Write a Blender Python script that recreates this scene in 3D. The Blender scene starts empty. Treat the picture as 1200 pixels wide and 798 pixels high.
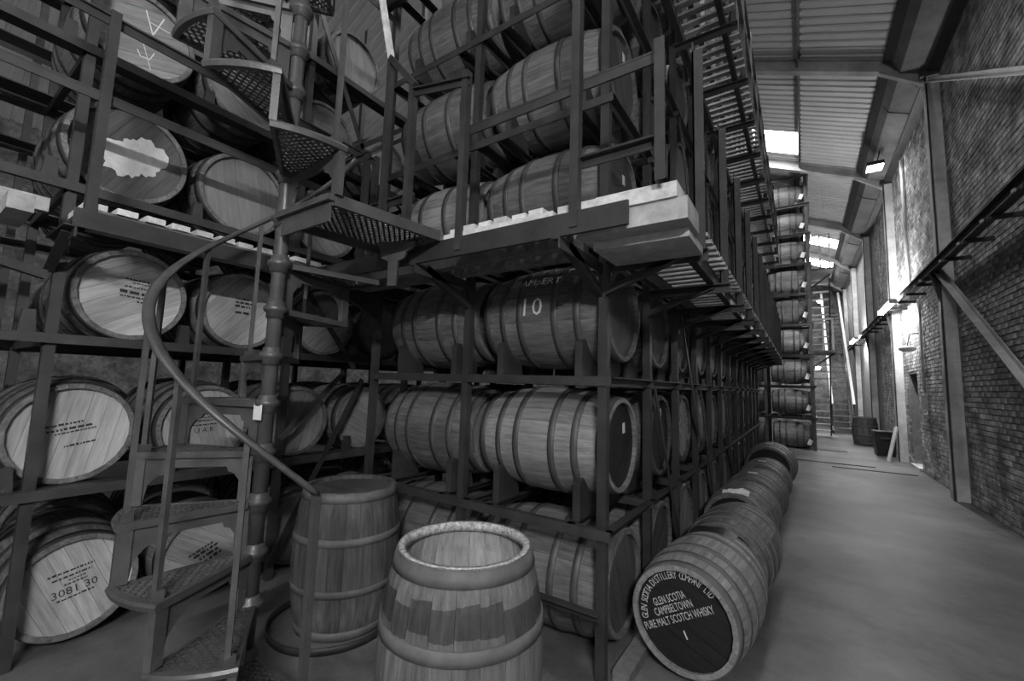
import bpy, math, random
from mathutils import Vector, Matrix
random.seed(7)
R = math.radians
PI = math.pi
S = bpy.context.scene
COL = S.collection

# ------------------------------------------------------------------ camera
cam_d = bpy.data.cameras.new('camera'); cam = bpy.data.objects.new('camera', cam_d); COL.objects.link(cam)
cam_d.sensor_width = 36.0; cam_d.lens = 15.0; cam_d.clip_start = 0.02; cam_d.clip_end = 200
def camera_axes():
    zz = Vector((154.0, 4899.0, -500.0)).normalized()      # world up seen by the camera
    yy = Vector((340.0, -61.0, -500.0)).normalized()       # the aisle direction seen by the camera
    yy = (yy - zz * yy.dot(zz)).normalized()
    xx = yy.cross(zz)
    return Matrix((xx, yy, zz))
cam.matrix_world = Matrix.Translation((0, 0, 1.6)) @ camera_axes().to_4x4()
S.camera = cam

# ------------------------------------------------------------------ world, exposure
w = bpy.data.worlds.new('world'); S.world = w; w.use_nodes = True
w.node_tree.nodes['Background'].inputs[0].default_value = (0.9, 0.9, 0.9, 1)
w.node_tree.nodes['Background'].inputs[1].default_value = 1.0
S.view_settings.view_transform = 'Standard'; S.view_settings.look = 'None'
S.view_settings.exposure = -0.1; S.view_settings.gamma = 1.0; S.view_settings.use_curve_mapping = False
TUBE_POWER = 200.0
TUBE_NEAR_POWER = 640.0
SKY_POWER = 40.0
FLOOD_POWER = 40.0

# ------------------------------------------------------------------ materials
M = {}
def nodes_of(m):
    m.use_nodes = True
    return m.node_tree.nodes, m.node_tree.links
def mat(name, lo, hi, rough=0.7, scale=6.0, stretch=(1, 1, 1), rand=0.0, bump=0.0, bscale=40.0, metal=0.0, spec=0.3, detail=6.0, coord='Object', blotch=0.0):
    m = bpy.data.materials.new(name); N, L = nodes_of(m)
    b = N['Principled BSDF']
    b.inputs['Roughness'].default_value = rough; b.inputs['Metallic'].default_value = metal
    b.inputs['Specular IOR Level'].default_value = spec
    tc = N.new('ShaderNodeTexCoord'); mp = N.new('ShaderNodeMapping'); mp.inputs['Scale'].default_value = stretch
    oi = N.new('ShaderNodeObjectInfo')
    ad = N.new('ShaderNodeVectorMath'); ad.operation = 'MULTIPLY_ADD'
    cr = N.new('ShaderNodeCombineXYZ')
    L.new(oi.outputs['Random'], cr.inputs[0]); L.new(oi.outputs['Random'], cr.inputs[2])
    L.new(cr.outputs[0], ad.inputs[0]); ad.inputs[1].default_value = (37, 19, 23); 
    L.new(tc.outputs[coord], mp.inputs[0]); L.new(mp.outputs[0], ad.inputs[2])
    nz = N.new('ShaderNodeTexNoise'); nz.inputs['Scale'].default_value = scale; nz.inputs['Detail'].default_value = detail
    nz.inputs['Roughness'].default_value = 0.65
    L.new(ad.outputs[0], nz.inputs['Vector'])
    mr = N.new('ShaderNodeMapRange'); mr.inputs['From Min'].default_value = 0.3; mr.inputs['From Max'].default_value = 0.7
    mr.inputs['To Min'].default_value = lo; mr.inputs['To Max'].default_value = hi
    L.new(nz.outputs['Fac'], mr.inputs['Value'])
    # per-object and per-piece tone
    at = N.new('ShaderNodeAttribute'); at.attribute_name = 'tone'
    r1 = N.new('ShaderNodeMath'); r1.operation = 'MULTIPLY_ADD'; r1.inputs[1].default_value = rand; r1.inputs[2].default_value = 1 - rand / 2
    L.new(oi.outputs['Random'], r1.inputs[0])
    r2 = N.new('ShaderNodeMath'); r2.operation = 'ADD'; L.new(r1.outputs[0], r2.inputs[0]); L.new(at.outputs['Fac'], r2.inputs[1])
    mu = N.new('ShaderNodeMath'); mu.operation = 'MULTIPLY'; L.new(mr.outputs[0], mu.inputs[0]); L.new(r2.outputs[0], mu.inputs[1])
    last = mu
    if blotch:
        n2 = N.new('ShaderNodeTexNoise'); n2.inputs['Scale'].default_value = scale * 0.28; n2.inputs['Detail'].default_value = 4
        L.new(tc.outputs[coord], n2.inputs['Vector'])
        m2 = N.new('ShaderNodeMapRange'); m2.inputs['From Min'].default_value = 0.35; m2.inputs['From Max'].default_value = 0.65
        m2.inputs['To Min'].default_value = 1 - blotch; m2.inputs['To Max'].default_value = 1 + blotch
        L.new(n2.outputs['Fac'], m2.inputs['Value'])
        mm = N.new('ShaderNodeMath'); mm.operation = 'MULTIPLY'; L.new(mu.outputs[0], mm.inputs[0]); L.new(m2.outputs[0], mm.inputs[1]); last = mm
    L.new(last.outputs[0], b.inputs['Base Color'])
    if bump:
        n3 = N.new('ShaderNodeTexNoise'); n3.inputs['Scale'].default_value = bscale; n3.inputs['Detail'].default_value = 4
        L.new(mp.outputs[0], n3.inputs['Vector'])
        bp = N.new('ShaderNodeBump'); bp.inputs['Strength'].default_value = bump; bp.inputs['Distance'].default_value = 0.01
        L.new(n3.outputs['Fac'], bp.inputs['Height']); L.new(bp.outputs[0], b.inputs['Normal'])
    M[name] = m
    return m
def emit(name, strength):
    m = bpy.data.materials.new(name); N, L = nodes_of(m)
    b = N['Principled BSDF']; b.inputs['Base Color'].default_value = (0.9, 0.9, 0.9, 1)
    b.inputs['Emission Color'].default_value = (1, 1, 1, 1); b.inputs['Emission Strength'].default_value = strength
    M[name] = m
G = (14, 14, 1.2)
mat('stave_dark', 0.05, 0.15, 0.62, 3.0, G, rand=0.45, bump=0.3, bscale=9, blotch=0.42)
mat('stave_mid', 0.09, 0.23, 0.62, 3.0, G, rand=0.42, bump=0.3, bscale=9, blotch=0.4)
mat('stave_pale', 0.17, 0.36, 0.65, 3.0, G, rand=0.35, bump=0.3, bscale=9, blotch=0.32)
mat('stave_stained', 0.1, 0.24, 0.62, 3.0, G, rand=0.3, bump=0.3, bscale=9, blotch=0.35)
def add_stain(name, z0, z1, dark):
    """wet-looking stain band round a cask, ragged along the stave ends"""
    m = M[name]; N, L = m.node_tree.nodes, m.node_tree.links; b = N['Principled BSDF']
    src = b.inputs['Base Color'].links[0].from_socket
    tc = N.new('ShaderNodeTexCoord'); sx = N.new('ShaderNodeSeparateXYZ'); L.new(tc.outputs['Object'], sx.inputs[0])
    oi = N.new('ShaderNodeObjectInfo'); nz = N.new('ShaderNodeTexNoise'); nz.inputs['Scale'].default_value = 18; L.new(tc.outputs['Object'], nz.inputs['Vector'])
    def math_(op, a, b2, c=None):
        q = N.new('ShaderNodeMath'); q.operation = op
        for i, x in enumerate((a, b2, c)):
            if x is None: continue
            if isinstance(x, (int, float)): q.inputs[i].default_value = x
            else: L.new(x, q.inputs[i])
        return q.outputs[0]
    z = math_('MULTIPLY_ADD', oi.outputs['Random'], 0.05, sx.outputs[2]); z = math_('MULTIPLY_ADD', nz.outputs['Fac'], 0.03, z)
    inside = math_('MULTIPLY', math_('GREATER_THAN', z, z0), math_('LESS_THAN', z, z1))
    L.new(math_('MULTIPLY', src, math_('MULTIPLY_ADD', inside, dark - 1.0, 1.0)), b.inputs['Base Color'])
add_stain('stave_stained', 0.235, 0.345, 0.45)
mat('stave_inside', 0.28, 0.5, 0.75, 3.0, G, rand=0.35)
mat('chime_pale', 0.12, 0.8, 0.8, 60.0, (1, 1, 1))
mat('hoop_iron', 0.07, 0.13, 0.5, 8.0, rand=0.3, bump=0.1, bscale=60, metal=0.25)
mat('hoop_dark', 0.035, 0.07, 0.5, 8.0, rand=0.3, bump=0.1, bscale=60, metal=0.25)
HG = (1.4, 14, 1.4)
mat('head_dim', 0.1, 0.19, 0.7, 3.0, HG, rand=0.3, bump=0.12, bscale=10, blotch=0.3)
mat('head_worn', 0.3, 0.5, 0.7, 3.0, HG, rand=0.35, bump=0.12, bscale=10, blotch=0.3)
mat('head_pale', 0.4, 0.64, 0.7, 3.0, HG, rand=0.3, bump=0.12, bscale=10, blotch=0.18)
mat('head_mid', 0.17, 0.3, 0.7, 3.0, HG, rand=0.3, bump=0.12, bscale=10, blotch=0.2)
mat('head_grey', 0.2, 0.27, 0.6, 3.0, HG, rand=0.12, bump=0.1, bscale=10, blotch=0.12)
mat('head_black', 0.014, 0.026, 0.55, 3.0, HG, rand=0.2, bump=0.1, bscale=10, blotch=0.2)
mat('head_dark', 0.06, 0.11, 0.6, 3.0, HG, rand=0.3, bump=0.1, bscale=10, blotch=0.2)
mat('head_frosted', 0.06, 0.6, 0.8, 36.0, (1, 1, 1), detail=3)
mat('white_paint', 0.55, 0.75, 0.6, 30.0)
mat('chalk', 0.6, 0.8, 0.9, 200.0)
mat('ink', 0.02, 0.05, 0.8, 100.0)
mat('paper', 0.7, 0.85, 0.8, 40.0)
mat('steel_mid', 0.12, 0.2, 0.5, 6.0, rand=0.2, bump=0.1, bscale=70, spec=0.5, blotch=0.25)
mat('rail_iron', 0.09, 0.15, 0.4, 6.0, bump=0.1, bscale=70, spec=0.5, blotch=0.25)
mat('steel_dark', 0.016, 0.034, 0.45, 5.0, rand=0.25, bump=0.1, bscale=70, spec=0.5, blotch=0.2)
mat('steel_grey', 0.026, 0.055, 0.5, 6.0, rand=0.25, bump=0.1, bscale=70, spec=0.5, blotch=0.2)
mat('cast_iron', 0.05, 0.1, 0.38, 7.0, rand=0.2, bump=0.15, bscale=90, spec=0.6, blotch=0.15)
mat('pole_iron', 0.12, 0.2, 0.35, 7.0, bump=0.1, bscale=90, spec=0.6)
mat('hoop_dull', 0.1, 0.18, 0.6, 8.0, rand=0.2, bump=0.1, bscale=60)
mat('pale_iron', 0.3, 0.42, 0.42, 8.0, rand=0.15, bump=0.1, bscale=90, spec=0.5)
mat('timber_pale', 0.48, 0.85, 0.8, 5.0, (3, 3, 3), rand=0.35, bump=0.3, bscale=30, blotch=0.2)
mat('timber_grey', 0.12, 0.24, 0.75, 5.0, (3, 3, 3), rand=0.3, bump=0.3, bscale=30, blotch=0.2)
mat('concrete', 0.06, 0.17, 0.5, 2.2, coord='Generated' if False else 'Object', bump=0.2, bscale=26, detail=12, blotch=0.4)
mat('concrete_column', 0.5, 0.82, 0.8, 3.0, bump=0.35, bscale=30, detail=9, blotch=0.25)
mat('mortar', 0.2, 0.36, 0.9, 8.0, bump=0.4, bscale=60)
mat('brick', 0.2, 0.5, 0.85, 9.0, rand=0.6, bump=0.4, bscale=50, blotch=0.45)
mat('roof_sheet', 0.62, 0.72, 0.45, 2.0, rand=0.08, blotch=0.06)
mat('slat_wood', 0.3, 0.5, 0.8, 5.0, (3, 3, 3), rand=0.4, blotch=0.2)
mat('gutter_metal', 0.09, 0.17, 0.45, 3.0, blotch=0.2)
mat('beam_paint', 0.34, 0.5, 0.5, 4.0, bump=0.15, bscale=40, blotch=0.25)
mat('dark_void', 0.006, 0.012, 0.95, 4.0, spec=0.05)
mat('door_dark', 0.05, 0.08, 0.6, 6.0)  # even dark tone for the recessed door leaf
mat('far_brick', 0.12, 0.3, 0.9, 12.0, bump=0.4, bscale=30, blotch=0.4)
mat('galvanised', 0.5, 0.65, 0.4, 10.0, spec=0.5)
mat('plastic_black', 0.012, 0.02, 0.4, 5.0)
# one steel for all racks and walkways, one iron for the whole spiral staircase
M['steel_mid'] = M['steel_dark'] = M['steel_grey']
M['pale_iron'] = M['pole_iron'] = M['rail_iron'] = M['cast_iron']
emit('tube_glow', TUBE_POWER); emit('tube_glow_near', TUBE_NEAR_POWER); emit('skylight_glow', SKY_POWER); emit('flood_glow', FLOOD_POWER); emit('bulkhead_glow', 160.0)

# ------------------------------------------------------------------ mesh helpers
WL = {}                                     # world location of every parent object
def V(*a): return Vector(a)
class MB:
    def __init__(s): s.v = []; s.f = []; s.sm = []
    def add(s, vs, fs, smooth=False):
        n = len(s.v); s.v += [Vector(p) for p in vs]
        for q in fs: s.f.append(tuple(n + i for i in q)); s.sm.append(smooth)
        return s
    def box(s, x0, x1, y0, y1, z0, z1):
        vs = [(x, y, z) for z in (z0, z1) for y in (y0, y1) for x in (x0, x1)]
        return s.add(vs, [(0, 2, 3, 1), (4, 5, 7, 6), (0, 1, 5, 4), (2, 6, 7, 3), (0, 4, 6, 2), (1, 3, 7, 5)])
    def sweep(s, p, q, prof, up=(0, 0, 1)):
        """profile = list of (side, up) points swept along p->q"""
        p = Vector(p); q = Vector(q); d = (q - p).normalized(); u = Vector(up)
        if abs(d.dot(u)) > 0.99: u = Vector((0, 1, 0))
        a = d.cross(u).normalized(); u = a.cross(d).normalized(); n = len(prof)
        vs = [e + a * x + u * y for e in (p, q) for (x, y) in prof]
        fs = [(i, (i + 1) % n, n + (i + 1) % n, n + i) for i in range(n)]
        fs += [tuple(range(n - 1, -1, -1)), tuple(range(n, 2 * n))]
        return s.add(vs, fs)
    def bar(s, p, q, wd, ht, up=(0, 0, 1)):
        a, b = wd / 2, ht / 2
        return s.sweep(p, q, [(-a, -b), (a, -b), (a, b), (-a, b)], up)
    def angle(s, p, q, wd, ht, t=0.008, up=(0, 0, 1), fx=1, fy=1):
        pr = [(0, 0), (wd * fx, 0), (wd * fx, t * fy), (t * fx, t * fy), (t * fx, ht * fy), (0, ht * fy)]
        if fx * fy < 0: pr.reverse()
        return s.sweep(p, q, pr, up)
    def ibeam(s, p, q, wd, ht, t=0.012, up=(0, 0, 1)):
        a, b, c = wd / 2, ht / 2, t / 2
        return s.sweep(p, q, [(-a, -b), (a, -b), (a, -b + t), (c, -b + t), (c, b - t), (a, b - t), (a, b), (-a, b), (-a, b - t), (-c, b - t), (-c, -b + t), (-a, -b + t)], up)
    def tube(s, pts, r, n=10, cap=True):
        pts = [Vector(p) for p in pts]; rings = []
        rr = r if isinstance(r, (list, tuple)) else [r] * len(pts)
        ref = Vector((0, 0, 1))
        vs = []
        for i, p in enumerate(pts):
            d = (pts[min(i + 1, len(pts) - 1)] - pts[max(i - 1, 0)]).normalized()
            if abs(d.dot(ref)) > 0.95: ref = Vector((1, 0, 0)) if abs(d.x) < 0.9 else Vector((0, 1, 0))
            a = d.cross(ref).normalized(); b = a.cross(d)
            for k in range(n):
                t = 2 * PI * k / n; vs.append(p + (a * math.cos(t) + b * math.sin(t)) * rr[i])
        fs = [(i * n + k, i * n + (k + 1) % n, (i + 1) * n + (k + 1) % n, (i + 1) * n + k) for i in range(len(pts) - 1) for k in range(n)]
        s.add(vs, fs, True)
        if cap:
            m = len(s.v) - len(vs)
            s.f.append(tuple(m + k for k in range(n - 1, -1, -1))); s.sm.append(False)
            s.f.append(tuple(m + (len(pts) - 1) * n + k for k in range(n))); s.sm.append(False)
        return s
    def lathe(s, prof, n=32, c=(0, 0, 0), smooth=True, close=False):
        """prof = list of (r, z) turned about the z axis at c"""
        c = Vector(c); vs = []
        for (r, z) in prof:
            for k in range(n):
                t = 2 * PI * k / n; vs.append(c + Vector((r * math.cos(t), r * math.sin(t), z)))
        m = len(prof); fs = []
        for i in range(m if close else m - 1):
            j = (i + 1) % m
            for k in range(n): fs.append((i * n + k, i * n + (k + 1) % n, j * n + (k + 1) % n, j * n + k))
        return s.add(vs, fs, smooth)
    def prism(s, poly, o, ax, ay, th):
        """flat polygon (list of 2-D points) in the plane o + ax*x + ay*y, thickness th along the normal"""
        o = Vector(o); ax = Vector(ax); ay = Vector(ay); nn = ax.cross(ay).normalized() * (th / 2); n = len(poly)
        vs = [o + ax * x + ay * y - nn for (x, y) in poly] + [o + ax * x + ay * y + nn for (x, y) in poly]
        fs = [(i, (i + 1) % n, n + (i + 1) % n, n + i) for i in range(n)] + [tuple(range(n - 1, -1, -1)), tuple(range(n, 2 * n))]
        return s.add(vs, fs)
    def mesh(s, name, m=None, centre=None):
        me = bpy.data.meshes.new(name); c = Vector(centre) if centre is not None else Vector((0, 0, 0))
        me.from_pydata([tuple(p - c) for p in s.v], [], s.f); me.validate()
        if len(me.polygons) == len(s.sm): me.polygons.foreach_set('use_smooth', s.sm)
        if m: me.materials.append(M[m])
        me.update(); return me
    def build(s, name, m, parent=None):
        lo = Vector([min(p[i] for p in s.v) for i in range(3)]); hi = Vector([max(p[i] for p in s.v) for i in range(3)])
        c = (lo + hi) / 2; c.z = lo.z
        o = bpy.data.objects.new(name, s.mesh(name, m, c)); COL.objects.link(o)
        WL[o.name] = c
        if parent: o.parent = parent; o.location = c - WL[parent.name]
        else: o.location = c
        return o
def tag(o, label=None, cat=None, group=None, kind=None):
    if label: o['label'] = label
    if cat: o['category'] = cat
    if group: o['group'] = group
    if kind: o['kind'] = kind
    return o
def thing(name, loc, label, cat, group=None):
    o = bpy.data.objects.new(name, None); o.empty_display_size = 0.1; COL.objects.link(o); o.location = loc; WL[o.name] = Vector(loc)
    return tag(o, label, cat, group)
def inst(name, me, parent, mtx):
    o = bpy.data.objects.new(name, me); COL.objects.link(o); o.parent = parent; o.matrix_local = mtx
    return o
def text_geo(body, size):
    cu = bpy.data.curves.new('t', 'FONT'); cu.body = body; cu.size = size; cu.align_x = 'CENTER'; cu.resolution_u = 2
    ob = bpy.data.objects.new('t', cu); COL.objects.link(ob)
    bpy.context.view_layer.update()
    me = bpy.data.meshes.new_from_object(ob.evaluated_get(bpy.context.evaluated_depsgraph_get()))
    vs = [v.co.copy() for v in me.vertices]; fs = [tuple(p.vertices) for p in me.polygons]
    bpy.data.objects.remove(ob); bpy.data.meshes.remove(me); bpy.data.curves.remove(cu)
    return vs, fs

# ------------------------------------------------------------------ the building
WX = 2.1                                                    # face of the right-hand wall
RIDGE = -6.6
def roof_z(x): return 7.52 + 0.42 * (1.9 - (x if x > RIDGE else 2 * RIDGE - x))
floor = MB().box(-15.6, 2.6, -7.5, 31, -0.2, 0).build('floor', 'concrete'); tag(floor, 'grey stained concrete floor', kind='structure')
tag(MB().box(-15.6, -15.3, -7.5, 31, 0, 7.9).build('wall_left', 'far_brick'), 'brick wall behind the racks', kind='structure')
tag(MB().box(-15.6, 2.6, -7.6, -7.4, 0, 12.4).build('wall_back', 'far_brick'), 'brick end wall behind the viewer', kind='structure')
tag(MB().box(-15.6, 2.6, 30, 30.2, 0, 12.4).build('wall_front', 'far_brick'), 'far brick end wall', kind='structure')
DY0, DY1, DZ = 12.75, 13.6, 2.12                            # doorway in the right wall
wr = MB()
wr.box(WX, WX + 0.45, -7.5, DY0, 0, 7.9).box(WX, WX + 0.45, DY1, 31, 0, 7.9).box(WX, WX + 0.45, DY0, DY1, DZ, 7.9).box(WX + 0.4, WX + 0.45, DY0, DY1, 0, DZ)
wall = wr.build('wall_right', 'mortar'); tag(wall, 'long wall of mottled dark brick beside the aisle', kind='structure')
dr = tag(MB().box(WX + 0.355, WX + 0.395, DY0 + 0.02, DY1 - 0.02, 0.02, DZ - 0.02).build('door_1', 'door_dark'), 'dark recessed door in the brick wall', kind='structure')
MB().box(WX + 0.325, WX + 0.355, DY0 + 0.1, DY0 + 0.16, 0.95, 1.05).build('door_handle', 'steel_grey', dr)
MB().box(WX - 0.06, WX + 0.25, DY0 - 0.05, DY1 + 0.05, 0, 0.07).build('step', 'concrete_column', dr)
# bricks: the largest 300 in view as parts, the others of the near wall joined
random.seed(11)
bl, bh, gap = 0.226, 0.077, 0.011
bricks = []
COLY = [9.72, 14.35, 18.95, 23.5, 28.1]
row = 0; z = 0.01
while z < 7.35:
    y = 5.6 - (0.5 * bl if row % 2 else 0)
    while y < 17.5:
        y1 = y + bl - gap; cy = (y + y1) / 2
        if not any(abs(cy - c) < 0.25 for c in COLY) and not (DY0 - 0.1 < cy < DY1 + 0.1 and z < DZ):
            bricks.append((y, y1, z, z + bh - gap))
        y += bl
    z += bh; row += 1
def brick_rank(b):
    yy = (b[0] + b[1]) / 2; zz = b[2]
    if yy < 6.9: return 99 + yy
    return yy * 0.55 + abs(zz - 2.2) * 0.75
bricks.sort(key=brick_rank)
bmesh_variants = []
for k in range(6):
    d = 0.004 + 0.0012 * k
    mb = MB(); e = 0.004; a, b_ = (bl - gap) / 2, bh - gap
    vs = [(0.03, -a, 0), (0.03, a, 0), (0.03, a, b_), (0.03, -a, b_), (-d, -a + e, e), (-d, a - e, e), (-d, a - e, b_ - e), (-d, -a + e, b_ - e)]
    mb.add(vs, [(4, 7, 6, 5), (0, 4, 5, 1), (1, 5, 6, 2), (2, 6, 7, 3), (3, 7, 4, 0)])
    bmesh_variants.append(mb.mesh('brick', 'brick'))
wl = WL[wall.name]
for (y0, y1, z0, z1) in bricks[:300]:
    inst('brick', random.choice(bmesh_variants), wall, Matrix.Translation(Vector((WX, (y0 + y1) / 2, z0)) - wl))
mb = MB(); tones = []
for (y0, y1, z0, z1) in bricks[300:]:
    d = random.uniform(0.003, 0.011); e = 0.004; x0, x1 = WX - d, WX + 0.02
    mb.add([(x1, y0, z0), (x1, y1, z0), (x1, y1, z1), (x1, y0, z1), (x0, y0 + e, z0 + e), (x0, y1 - e, z0 + e), (x0, y1 - e, z1 - e), (x0, y0 + e, z1 - e)],
           [(4, 7, 6, 5), (0, 4, 5, 1), (1, 5, 6, 2), (2, 6, 7, 3), (3, 7, 4, 0)])
    tones += [random.uniform(-0.38, 0.38)] * 8
far = mb.build('bricks', 'brick', wall); tag(far, kind='stuff')
at = far.data.attributes.new('tone', 'FLOAT', 'POINT'); at.data.foreach_set('value', tones)

# roof: corrugated sheets, each its own part
ceil = bpy.data.objects.new('ceiling', None); COL.objects.link(ceil); WL['ceiling'] = Vector((0, 0, 8)); ceil.location = (0, 0, 8)
tag(ceil, 'sloping roof of pale corrugated metal sheets', kind='structure')
def sheet(x0, x1, y0, y1):
    """corrugated sheet, ribs running down the slope"""
    pitch = 0.2; n = int(round((y1 - y0) / pitch)); mb = MB(); pr = []
    for i in range(n):
        a = y0 + i * pitch
        pr += [(a, 0.0), (a + 0.11, 0.0), (a + 0.13, 0.032), (a + 0.18, 0.032)]
    pr.append((y1, 0.0))
    vs = [(x, y, roof_z(x) + h) for x in (x0, x1) for (y, h) in pr]; k = len(pr)
    vs += [(x, y, roof_z(x) + h + 0.004) for x in (x0, x1) for (y, h) in pr]
    fs = [(i, i + 1, k + i + 1, k + i) for i in range(k - 1)] + [(2 * k + i, 3 * k + i, 3 * k + i + 1, 2 * k + i + 1) for i in range(k - 1)]
    return mb.add(vs, fs)
SKY = [(-5.0, -3.8), (3.6, 4.8), (12.65, 13.85)]
SKY_A = [(21.0, 22.2), (24.2, 25.8)]                     # far ones sit lower on the slope
segs = [(1.42, 0.13), (0.13, -0.95), (-0.95, -4.2), (-4.2, RIDGE), (RIDGE - 0.03, -15.3)]
for si, (a, b_) in enumerate(segs):
    y = -7.4
    while y < 30:
        y2 = y + 1.2
        if si < 2:
            # leave the strip open where a translucent sheet sits
            cuts = [(max(y, s0), min(y2, s1)) for (s0, s1) in (SKY if si else SKY_A) if s0 < y2 and s1 > y]
            parts = [(y, y2)]
            for c0, c1 in cuts:
                parts = [q for p0, p1 in parts for q in ((p0, min(p1, c0)), (max(p0, c1), p1)) if q[1] - q[0] > 0.02]
            for p0, p1 in parts:
                n = max(1, round((p1 - p0) / 0.2)); sheet(a, b_, p0, p0 + n * 0.2).build('roof_sheet', 'roof_sheet', ceil)
        else:
            sheet(a + (0.03 if si else 0), b_, y, y2).build('roof_sheet', 'roof_sheet', ceil)
        y = y2
for i, (s0, s1) in enumerate(SKY + SKY_A):
    mb = MB(); xa, xb = (0.1, -0.9) if i < len(SKY) else (1.4, 0.16)
    mb.add([(xa, s0, roof_z(xa) + 0.01), (xa, s1, roof_z(xa) + 0.01), (xb, s1, roof_z(xb) + 0.01), (xb, s0, roof_z(xb) + 0.01)], [(0, 1, 2, 3)])
    o = mb.build('window_%d' % (i + 1) + ('_offscreen' if s1 < 8 else ''), 'skylight_glow'); tag(o, 'bright translucent skylight sheet in the corrugated roof', kind='structure', group='skylights in the roof')
mb = MB().add([(2.6, -7.5, 7.9), (2.6, 31, 7.9), (1.4, 31, 8.3), (1.4, -7.5, 8.3)], [(0, 1, 2, 3)])
mb.build('roof_deck', 'dark_void', ceil)
mb = MB()
for xa, xb in ((-0.97, RIDGE), (RIDGE, -15.6)): mb.add([(xa, -7.5, roof_z(xa) + 0.06), (xa, 31, roof_z(xa) + 0.06), (xb, 31, roof_z(xb) + 0.06), (xb, -7.5, roof_z(xb) + 0.06)], [(0, 1, 2, 3)])
mb.build('roof_felt', 'dark_void', ceil)
for i, px in enumerate((0.12, -1.0, -2.6, -4.2, -6.0)):
    MB().angle((px, -7.4, roof_z(px) - 0.01), (px, 29.9, roof_z(px) - 0.01), 0.07, 0.16, 0.01, fy=-1).build('purlin', 'steel_dark', ceil)
# valley gutter between roof and wall
gut = thing('valley_gutter', (1.75, 11, 7.1), 'deep metal valley gutter running between the roof and brick wall', 'gutter')
ends = [-7.4] + COLY + [29.9]
for ya, yb in zip(ends[:-1], ends[1:]):                     # one length per bay, butting the roof beams
    a_, b_ = ya + (0.085 if ya > -7 else 0), yb - (0.085 if yb < 29 else 0); ca, cb = ya + (0.19 if ya > -7 else 0), yb - (0.17 if yb < 29 else 0)
    MB().prism([(1.40, 7.62), (1.52, 7.50), (1.56, 7.56), (1.46, 7.74)], (0, (a_ + b_) / 2, 0), (1, 0, 0), (0, 0, 1), b_ - a_).build('gutter_edge', 'steel_dark', gut)
    MB().prism([(1.52, 7.50), (1.62, 7.32), (1.98, 7.20), (2.0, 7.26), (1.66, 7.40), (1.56, 7.56)], (0, (a_ + b_) / 2, 0), (1, 0, 0), (0, 0, 1), b_ - a_).build('trough', 'gutter_metal', gut)
    MB().prism([(1.94, 7.16), (2.087, 7.12), (2.087, 7.5), (1.98, 7.30)], (0, (ca + cb) / 2, 0), (1, 0, 0), (0, 0, 1), cb - ca).build('gutter_flange', 'steel_dark', gut)
for k in range(5):
    yy = 8.0 + k * 4.6 + 2.9
    MB().tube([(1.55, yy, 7.46), (1.63, yy, 7.3), (1.96, yy + 0.02, 7.17)], 0.012, 6).build('gutter_strap', 'steel_dark', gut)

# roof beams and columns
nth = ['nearest the doorless end of', 'second along', 'third along', 'fourth along', 'fifth along']
ordn = ['first', 'second', 'third', 'fourth', 'fifth']
for k, cy in enumerate(COLY):
    c = thing('concrete_column', (2.0, cy, 0), 'pale concrete wall column, %s in the row from the braced end' % ordn[k], 'column', 'concrete columns along the brick wall')
    mb = MB(); prof = [(1.93, -0.10), (1.95, -0.13), (WX + 0.02, -0.13), (WX + 0.02, 0.15), (1.95, 0.15), (1.93, 0.12)]
    n = 26; vs = []
    for i in range(n + 1):
        zz = 7.15 * i / n
        for j, (x, y) in enumerate(prof):
            wob = random.uniform(-0.008, 0.008) if j in (0, 1, 4, 5) else 0
            vs.append((x + wob, cy + y + wob, zz))
    m = len(prof); fs = [(i * m + j, i * m + (j + 1) % m, (i + 1) * m + (j + 1) % m, (i + 1) * m + j) for i in range(n) for j in range(m)] + [tuple(range(n * m, n * m + m))]
    mb.add(vs, fs).build('shaft', 'concrete_column', c)
    MB().box(1.915, 1.935, cy - 0.15, cy - 0.10, 0, 7.1).build('corner_strip', 'steel_grey', c)
    MB().box(1.86, WX, cy - 0.17, cy + 0.19, 7.1, 7.2).build('cap_plate', 'steel_grey', c)
    r = thing('roof_beam', (1.9, cy, 7.2), 'grey sloping roof beam over the %s concrete column from the braced end' % ordn[k], 'beam', 'sloping roof beams')
    MB().ibeam((1.98, cy, roof_z(1.98) - 0.15), (RIDGE, cy, roof_z(RIDGE) - 0.15), 0.14, 0.24, 0.014).build('rafter', 'beam_paint', r)
    MB().ibeam((RIDGE, cy, roof_z(RIDGE) - 0.15), (-15.3, cy, roof_z(-15.3) - 0.15), 0.14, 0.24, 0.014).build('rafter', 'beam_paint', r)
    MB().prism([(1.95, 7.2), (1.35, roof_z(1.35) - 0.27), (1.35, roof_z(1.35) - 0.30), (1.95, 7.0)], (0, cy, 0), (1, 0, 0), (0, 0, 1), 0.1).build('haunch', 'beam_paint', r)
    MB().box(1.96, 1.99, cy - 0.08, cy + 0.08, 7.15, 7.62).build('end_plate', 'steel_grey', r)
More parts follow.
